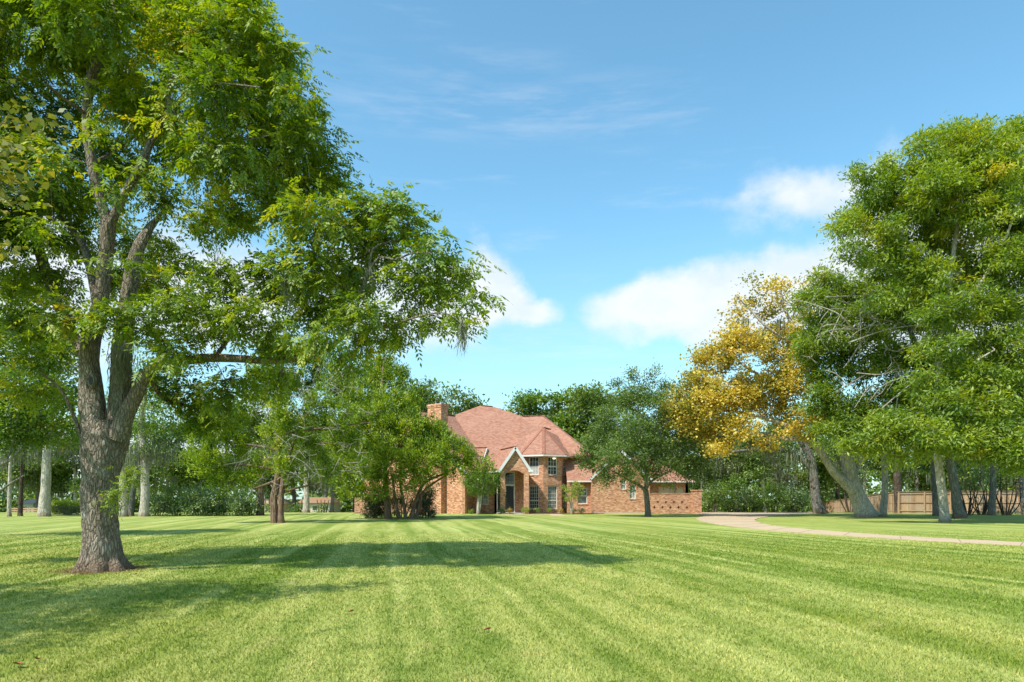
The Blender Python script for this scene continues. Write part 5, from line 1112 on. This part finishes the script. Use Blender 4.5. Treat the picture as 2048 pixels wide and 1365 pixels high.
def plants():
    small_plant('crape_myrtle', 'small leafy crape myrtle with smooth pale trunk beside the arched porch', 'tree', 957, 1029, 63.5, [[(956, 1029, 8), (957, 1005, 6), (958, 990, 6), (950, 970, 4), (940, 955, 2)], [(958, 990, 4), (966, 970, 3), (980, 950, 2)], [(958, 995, 4), (955, 965, 3), (958, 945, 2)]],
                [(945, 975, 22), (975, 970, 24), (960, 950, 24), (985, 950, 18), (935, 960, 16), (990, 965, 14), (955, 985, 16)], 'leaf_bright', 'bark_pale', per=70, seed=1, dens=14, mean=.25)
    small_plant('young_crape_myrtle', 'thin young yellow-green tree in front of the small window right of the bay', 'tree', 1142, 1028, 64, [[(1142, 1028, 3), (1140, 1005, 2), (1132, 985, 1.5), (1130, 970, 1)], [(1143, 1028, 3), (1147, 1000, 2), (1155, 980, 1.5), (1160, 965, 1)], [(1142, 1028, 2), (1143, 995, 2), (1146, 968, 1)]],
                [(1134, 980, 12), (1148, 975, 12), (1160, 980, 11), (1143, 992, 13), (1156, 995, 9), (1132, 996, 8), (1152, 966, 8)], 'leaf_bright', 'bark_pale', per=26, seed=2, dens=22, spread=.16, mean=.8)
    # bed plants by the porch and bay
    for i, (px, py, r, leaf, lab) in enumerate(((1003, 1021, 7, 'leaf_shrub', 'dark low shrub at the foot of the left porch pier'), (1019, 1021, 6, 'flower', 'yellow-flowered plant in the middle of the porch opening'), (1051, 1020, 8, 'leaf_bright', 'bright green rounded shrub at the right porch pier'), (1074, 1020, 5, 'leaf_bright', 'small round shrub under the left bay window'),
                                       (1099, 1021, 5, 'leaf_bright', 'small shrub under the right bay window'), (1121, 1022, 5, 'flower', 'small yellow-flowered plant at the right corner of the bay'), (1146, 1022, 6, 'leaf_bright', 'low shrub at the foot of the young yellow-green tree'), (1163, 1022, 7, 'leaf_shrub', 'dark spiky plant below the small window'), (942, 1025, 6, 'leaf_bright', 'low shrub left of the crape myrtle trunk by the white downspout'))):
        small_plant('garden_shrub', lab, 'shrub', px, py + 7, 64.2, [[(px, py + 7, 1), (px, py, .8)]], [(px, py, r)], leaf, 'bark_dark', per=30, spread=.10, lf=.09, wf=.035, dens=90, seed=10 + i, group='small plants in the bed along the house front')
    small_plant('bronze_shrub', 'bronze-leaved shrub left of the cedar stems, in front of the brick garden wall', 'shrub', 750, 1038, 50.5, [[(750, 1038, 3), (748, 1015, 2)], [(752, 1038, 3), (760, 1010, 2)], [(748, 1038, 3), (738, 1015, 2)]], [(748, 1010, 16), (740, 1022, 12), (758, 1022, 14), (752, 1000, 12), (765, 1008, 12), (742, 1005, 16), (755, 1030, 12), (736, 1030, 10)], 'leaf_nandina', 'bark_dark', per=60, seed=30, dens=26, spread=.2)
    small_plant('bronze_shrub', 'bronze-leaved shrub right of the cedar stems, against the brick corner', 'shrub', 852, 1038, 51.5, [[(852, 1038, 3), (850, 1010, 2)], [(856, 1038, 3), (860, 1010, 2)]], [(852, 1010, 15), (860, 1020, 11), (845, 1022, 13), (855, 995, 12), (838, 1010, 12), (848, 1005, 16), (860, 1030, 10), (845, 1031, 10)], 'leaf_nandina', 'bark_dark', per=60, seed=31, dens=26, spread=.2)
    small_plant('dark_shrub', 'dark tangled shrub between the cedar stems', 'shrub', 800, 1037, 52, [[(795 + k * 4, 1037, 2), (785 + k * 9, 1010, 1.6), (775 + k * 14, 985, 1)] for k in range(6)], [(790, 1000, 24), (820, 995, 26), (800, 1018, 22), (780, 1015, 22), (850, 990, 24), (760, 985, 22), (835, 1015, 20), (870, 975, 16)], 'leaf_bg', 'bark_dark', per=50, seed=32, dens=12, spread=.25, mean=.3)
    # hedge and shrubs along the back of the lawn at left
    for i, (px, r, leaf, lab) in enumerate(((318, 26, 'leaf_shrub', 'dark shrub in the back border just right of the pale trunks left'), (352, 34, 'leaf_bg', 'rounded green shrub second from the left in the back border'), (398, 38, 'leaf_shrub', 'large dark shrub in the back border below the cedar limb'), (440, 30, 'leaf_bg', 'green shrub in the back border left of the cedar'), (478, 30, 'leaf_shrub', 'dark shrub in the back border nearest the cedar trunk'), (505, 20, 'leaf_bright', 'light green shrub at the right end of the back border'))):
        d = 58 + (i % 2) * 1.5
        small_plant('border_shrub', lab, 'shrub', px, 1034, d, [[(px - 6 + 4 * k, 1034, 2), (px - 10 + 8 * k, 1010, 1.5)] for k in range(4)], [(px, 1034 - r * .9, r), (px - r * .5, 1034 - r * .5, r * .7), (px + r * .5, 1034 - r * .5, r * .7), (px, 1034 - r * 1.4, r * .6)], leaf, 'bark_dark', per=60, lf=.16, wf=.09, spread=.34, dens=5, seed=40 + i, group='shrubs along the back border left of the cedar', mean=.42)
    # clipped hedge with low iron fence
    d = 60
    small_plant('clipped_hedge', 'clipped bright green hedge mound behind the dark iron fence at left', 'hedge', 130, 1031, d, [[(130, 1031, 2), (130, 1015, 1.5)]], [(112, 1014, 13), (130, 1012, 15), (148, 1014, 13), (160, 1018, 10), (120, 1020, 12), (140, 1020, 12)], 'leaf_bright', 'bark_dark', per=90, lf=.11, wf=.06, spread=.22, dens=30, seed=50, mean=.85)
    x0, x1 = GX(92, 58.8), GX(168, 58.8); root = empty('iron_fence', ((x0 + x1) / 2, 58.8, 0), 'short run of low dark iron fence in front of the clipped hedge', 'fence')
    for i in range(31):
        m = MB(); x = x0 - (x0 + x1) / 2 + (x1 - x0) * i / 30; m.box(x - .012, x + .012, -.012, .012, -.05, .85); m.build('picket', M['iron'], root)
    for z in (.12, .74): m = MB(); m.bar((x0 - (x0 + x1) / 2, 0, z), ((x1 - x0) / 2, 0, z), .035, .035); m.build('rail', M['iron'], root)
plants()

# ------------------------------------------------------------------ left background trees with pale trunks
def left_trees():
    L_ = [(18, 56, 8, 'bark_pale', 'thin pale mossy trunk nearest the left edge, behind the tallow limbs', [(18, 1034), (19, 990), (20, 940), (24, 880)], 'leaf_bg', 0),
          (40, 57.5, 9, 'bark_dark', 'thin grey-brown trunk with moss, right of the leftmost thin trunk', [(40, 1033), (42, 990), (44, 940), (48, 890)], 'leaf_bg', 1),
          (88, 56, 22, 'bark_pale', 'stout pale trunk wrapped in moss left of the clipped hedge', [(88, 1034), (90, 1000), (92, 960), (94, 900), (96, 850)], 'leaf_bg', 2),
          (246, 56, 17, 'bark_pale', 'short pale trunk showing just right of the big pecan, leftmost of the three there', [(246, 1034), (247, 1000), (245, 960), (240, 900), (238, 850)], 'leaf_tallow', 3),
          (262, 58, 12, 'bark_grey', 'greyish trunk between the two pale trunks right of the big pecan', [(261, 1033), (264, 1000), (270, 960), (278, 900), (285, 860)], 'leaf_tallow', 4),
          (288, 56, 19, 'bark_pale', 'tall clear pale trunk with light green crown, right of the big pecan', [(288, 1034), (290, 1000), (290, 960), (288, 900), (282, 850), (290, 790)], 'leaf_tallow', 5),
          (612, 72, 14, 'bark_pale', 'pale trunk seen beyond the lawn right of the ragged cedar', [(612, 1027), (613, 1000), (612, 960), (614, 900)], 'leaf_bg', 6),
          (522, 60, 15, 'bark_cedar', 'brown ribbed trunk in the shade just left of the ragged cedar', [(520, 1031), (522, 1000), (520, 960), (518, 910)], 'leaf_bg', 7),
          (663, 74, 8, 'bark_grey', 'slim grey trunk beyond the lawn left of the brick garden wall', [(663, 1026), (665, 1000), (668, 960), (672, 920)], 'leaf_bg', 8)]
    for px, d, w, bk, lab, pts, leaf, sd in L_:
        base = P(px, pts[0][1], d); base[2] = float(ground_z(0, d)); T = Tree('woodland_tree', lab, 'tree', base, M[bk], M[leaf], 80 + sd); T.K = 2.2
        n = len(pts); q = [(*P(x, y, d), (w * (1 - .45 * i / (n - 1))) * .5 * d / F) for i, (x, y) in enumerate(pts)]; q[0] = (q[0][0], q[0][1], base[2] - .1, q[0][3])
        T.limb(q, sides=16, step=.35, flare=.3, rough=.07)
        tx, ty = pts[-1]; k = {3: 4, 4: 4, 5: 8, 2: 6}.get(sd, 4)
        for j in range(k): T.pblob(tx + T.rg.uniform(-46, 46), ty + T.rg.uniform(-50, 34), T.rg.uniform(24, 40), d + T.rg.uniform(-2, 3), dens=2.0)
        if sd == 5:
            for bx, by, r in ((300, 880, 34), (330, 870, 28), (275, 905, 24), (310, 840, 36), (340, 900, 18), (265, 860, 30)): T.pblob(bx, by, r, d, dens=2.4)
        T.grow(step=.7, tip=.011, maxr=.08); T.build_wood(); T.leaves_simple(per=60, spread=.7, flat=.6, lf=.19, wf=.11, mean=.42 if leaf == 'leaf_bg' else .38)
        T.moss_auto(30 if sd in (0, 1, 2) else 12, 6.5, 1.7, per=20, spread=.3, w=.04)
left_trees()

# ------------------------------------------------------------------ far trees, copied from four prototypes
def far_trees():
    protos = []
    for k, (h, w, sd, leaf) in enumerate(((15, 6.0, 1, 'leaf_bg'), (13, 5.0, 2, 'leaf_bg'), (12, 4.2, 3, 'leaf_tallow'), (14, 5.5, 4, 'leaf_bg'))):
        T = Tree('far_tree', None, None, (0, 0, 0), M[['bark_grey', 'bark_pale', 'bark_dark', 'bark_grey'][k]], M[leaf], 300 + sd); rg = T.rg
        T.limb([(0, 0, -1.2, .34), (.1, 0, 2.5, .26), (.3, .1, 5, .22), (0, .2, h * .7, .12), (0, 0, h * .9, .05)], sides=10, step=.6, flare=.2)
        n = 15
        for i in range(n):
            a = rg.uniform(0, 6.28); z = h * rg.uniform(.30, .93); rr = w * math.sqrt(max(.08, 1 - ((z / h - .55) / .5) ** 2)) * rg.uniform(.35, .85)
            T.blob(np.array([rr * math.cos(a), rr * math.sin(a), z]), rg.uniform(1.2, 2.2), 14, squash=.7)
        T.grow(step=1.0, tip=.016, maxr=.14); T.build_wood(minr=.015); T.leaves_simple(per=60, spread=.80, flat=.55, lf=.34, wf=.20, mean=.45, sd_c=.18)
        if k in (0, 3): T.moss_auto(30, 7.5, 2.2, per=12, spread=.45, w=.07)
        protos.append(T.root)
    G = 'trees standing far behind the house and lawn'
    spec = [  # px, depth, height scale, proto, label
        (845, 96, 1.27, 0, 'dark rounded tree behind the chimney of the house'), (915, 98, 1.18, 3, 'tree behind the house roof between chimney and main peak'), (1035, 96, 1.42, 2, 'yellow-green tree rising above the peak of the main roof'), (1085, 98, 1.30, 1, 'tree behind the right slope of the main roof'),
        (1150, 96, 1.44, 2, 'light green tree behind the bay, left of the lawn oak'), (1205, 93, 1.20, 0, 'tree just behind the left shoulder of the lawn oak'), (1370, 92, 1.26, 3, 'mossy grey-green tree between the lawn oak and the yellow sycamore'), (1430, 88, .9, 0, 'dark tree right of the garden wall pillar'),
        (1475, 90, .85, 2, 'light green low tree beyond the end of the drive'), (1530, 86, .88, 1, 'dark tree beyond the end of the drive, left of the mossy oak trunk'), (1590, 92, .95, 3, 'tall dark tree behind the mossy oak trunk'), (1675, 98, 1.0, 0, 'dark tree behind the far end of the wooden fence'),
        (1730, 88, .9, 1, 'tree over the fence directly behind the sycamore trunk'), (1830, 84, .85, 3, 'dark tree over the fence between the black and the palest trunk'), (1900, 86, .9, 0, 'dark tree over the fence behind the leaning trunks'), (1960, 84, .85, 1, 'tree over the fence behind the thin grey trunk'), (2040, 84, .95, 3, 'dark tree over the fence at the right edge of the view'),
        (20, 92, 1.0, 0, 'mossy tree far behind at the left edge'), (75, 96, .95, 3, 'mossy tree far behind the stout moss-wrapped trunk'), (150, 94, .95, 1, 'far tree directly behind the clipped hedge'), (215, 98, 1.0, 0, 'far tree hidden mostly by the big pecan trunk'), (330, 90, .9, 3, 'far tree above the left of the back border'), (385, 92, 1.0, 2, 'light green far tree above the middle of the back border'),
        (450, 94, 1.0, 0, 'far dark tree above the right of the back border'), (515, 96, 1.0, 1, 'far tree behind the trunk of the ragged cedar'), (590, 98, 1.05, 3, 'far tree behind the upper right of the ragged cedar'), (650, 96, .95, 0, 'far tree in the gap between the two cedars'), (710, 92, 1.0, 2, 'far light green tree behind the left of the bushy cedar'), (775, 94, 1.12, 1, 'far tree behind the top of the bushy cedar')]
    first = set()
    for i, (px, d, sc, k, lab) in enumerate(spec):
        r = protos[k] if k not in first else copy_tree(protos[k]); first.add(k)
        x = GX(px, d); r.location = (x, d, float(ground_z(x, d))); r.rotation_euler = (0, 0, (i * 2.399) % 6.28); r.scale = (sc * 1.02, sc * 1.02, sc)
        tag(r, lab, 'tree', G)
    # the wood beyond them, one uncountable mass
    rg = np.random.default_rng(5); n = 1500
    x = rg.uniform(-115, 115, n); y = rg.uniform(112, 128, n); top = 8.5 + 2.5 * np.sin(x * .11) + 1.5 * np.sin(x * .31 + 1); z = rg.uniform(-.8, 1, n) * 1.0; z = -.8 + (top + .8) * rg.uniform(0, 1, n) ** 1.35
    per = 26; N = n * per; pos = np.repeat(np.stack([x, y, z], 1), per, 0) + rg.normal(0, .9, (N, 3)) * [1, 1, .7]; pos[:, 2] = np.maximum(pos[:, 2], -.85)
    dd = unit(rg.normal(0, 1, (N, 3))); V = leaf_quads(pos, dd, unit(rg.normal(0, .6, (N, 3)) + [0, -.3, 1]), rg.uniform(.7, 1.3, N), rg.uniform(.45, .8, N)).reshape(-1, 3)
    t = np.clip(np.repeat(rg.normal(.42, .17, n), per) + rg.normal(0, .1, N), 0, 1)
    tag(link('woodland', np_mesh('woodland', V, np.arange(len(V)).reshape(-1, 4), M['leaf_bg'], tint=t)), kind='stuff')
far_trees()

# ------------------------------------------------------------------ undergrowth in the right wood
def undergrowth():
    for i, (px, py, r, d, leaf, lab) in enumerate(((1425, 1000, 26, 72, 'leaf_bg', 'shrub just right of the brick pillar at the bend of the drive'), (1462, 985, 34, 76, 'leaf_tallow', 'light green shrub at the edge of the wood beyond the drive'), (1500, 1000, 28, 74, 'leaf_shrub', 'dark shrub in the wood edge, left of the bright one'), (1545, 990, 30, 73, 'leaf_tallow', 'bright green shrub in the wood edge left of the mossy oak'), (1590, 1000, 30, 75, 'leaf_shrub', 'dark shrub in the wood edge touching the mossy oak trunk'), (1385, 970, 26, 92, 'leaf_bg', 'shrub behind the garage roof corner'), (1670, 985, 26, 99, 'leaf_bg', 'shrub behind the far end of the fence'), (598, 1022, 13, 82, 'leaf_tallow', 'light shrub in front of the pale outbuilding, right of the ragged cedar'), (644, 1024, 9, 82, 'leaf_bg', 'small dark shrub in front of the right end of the pale outbuilding'), (540, 1020, 14, 84, 'leaf_bg', 'shrub seen past the left side of the ragged cedar trunk'))):
        small_plant('wood_edge_shrub', lab, 'shrub', px, 1024, d, [[(px - 5 + 4 * k, 1024, 2), (px - 10 + 8 * k, 1000, 1.5)] for k in range(4)], [(px, py, r), (px - r * .6, py + r * .4, r * .6), (px + r * .6, py + r * .4, r * .6), (px, py - r * .6, r * .7)], leaf, 'bark_dark', per=60, lf=.22, wf=.12, spread=.45, dens=3.0, seed=90 + i, group='shrubs along the wood edge beyond the drive' if px > 1000 else None, mean=.4)
undergrowth()

# ------------------------------------------------------------------ distant small buildings at left, sticks and dead leaves
def distant():
    def shed(px0, px1, py0, py1, d, label, wallmat, roofmat, nwin):
        x0, x1 = GX(px0, d), GX(px1, d); zt = CAMH + (997 - py0) * d / F; g = float(ground_z(0, d)); zt = max(zt, g + 1.2); cx = (x0 + x1) / 2
        r = empty('outbuilding', (cx, d, g), label, 'building'); h = zt - g; w = (x1 - x0) / 2
        m = MB(); m.box(-w, w, 0, 5, -.3, h); m.build('wall', wallmat, r)
        m = MB(); m.hexa([(-w - .3, -.4, h), (w + .3, -.4, h), (w + .3, 5.4, h), (-w - .3, 5.4, h)], [(-w + .3, 2.4, h + .7), (w - .3, 2.4, h + .7), (w - .3, 2.6, h + .7), (-w + .3, 2.6, h + .7)]); m.build('roof', roofmat, r)
        for i in range(nwin):
            x = -w + 2 * w * (i + .5) / nwin; m = MB(); m.box(x - .4, x + .4, -.05, 0, h * .35, h * .8); f = m.build('window', M['white'], r)
            m = MB(); m.box(x - .32, x + .32, -.06, -.052, h * .4, h * .75); m.build('pane', M['glass'], f)
    shed(598, 662, 1006, 1027, 88, 'low pale outbuilding glimpsed beyond the lawn between the two cedars', M['garage'], M['wood'], 3)
    shed(505, 560, 1008, 1027, 92, 'low outbuilding glimpsed behind the trunk of the ragged cedar', M['garage'], M['wood'], 2)
    shed(36, 66, 1008, 1028, 100, 'small white building glimpsed between the thin trunks at far left', M['blind'], M['iron'], 1)
    x0, x1, d = GX(22, 84), GX(76, 84), 84; g = float(ground_z(0, d)); r = empty('rail_fence', ((x0 + x1) / 2, d, g), 'orange-brown low board fence far behind the thin trunks at left', 'fence'); w = (x1 - x0) / 2
    for i in range(8): m = MB(); x = -w + 2 * w * i / 7; m.box(x - .06, x + .06, -.06, .06, -.1, .85); m.build('post', M['wood'], r)
    for z in (.2, .45, .7): m = MB(); m.box(-w, w, -.09, -.062, z - .08, z + .08); m.build('board', M['wood'], r)
    rg = random.Random(2)
    for px, py, s, lab in ((36, 1337, .05, 'curled red-brown dead leaf lying on straw-coloured grass at bottom left'), (76, 1327, .03, 'small dark dead leaf just right of the curled one at bottom left'), (974, 1266, .035, 'tiny rust-red leaf lying alone on the open lawn at bottom centre'), (702, 1229, .03, 'small brown leaf on the lawn left of centre'), (270, 1153, .05, 'small dark leaf on the lawn right of the pecan foot'), (1395, 1263, .03, 'small brown leaf on the lawn right of centre')):
        d = CAMH * F / (py - 997); m = MB(); x = GX(px, d)
        a = rg.uniform(0, 6); c, s_ = math.cos(a), math.sin(a); f = lambda u, v, z: (u * c - v * s_, u * s_ + v * c, z)
        o = [f(-s * 1.2, 0, .0), f(-s * .3, s * .7, .018), f(s * .6, s * .5, .026), f(s * 1.3, 0, .012), f(s * .6, -s * .6, .03), f(-s * .3, -s * .8, .02)]
        mid = f(0, 0, .004)
        for i in range(6): m.poly([mid, o[i], o[(i + 1) % 6]]); m.poly([(mid[0], mid[1], mid[2] - .003), (o[(i + 1) % 6][0], o[(i + 1) % 6][1], o[(i + 1) % 6][2] - .003), (o[i][0], o[i][1], o[i][2] - .003)])
        ob = m.build('fallen_leaf', M['dryleaf']); ob.location = (x, d, .035); tag(ob, lab, 'leaf')
distant()
for o in C.objects:
    if o.type == 'MESH': pass
print('objects', len(C.objects), 'faces', sum(len(m.polygons) for m in bpy.data.meshes))
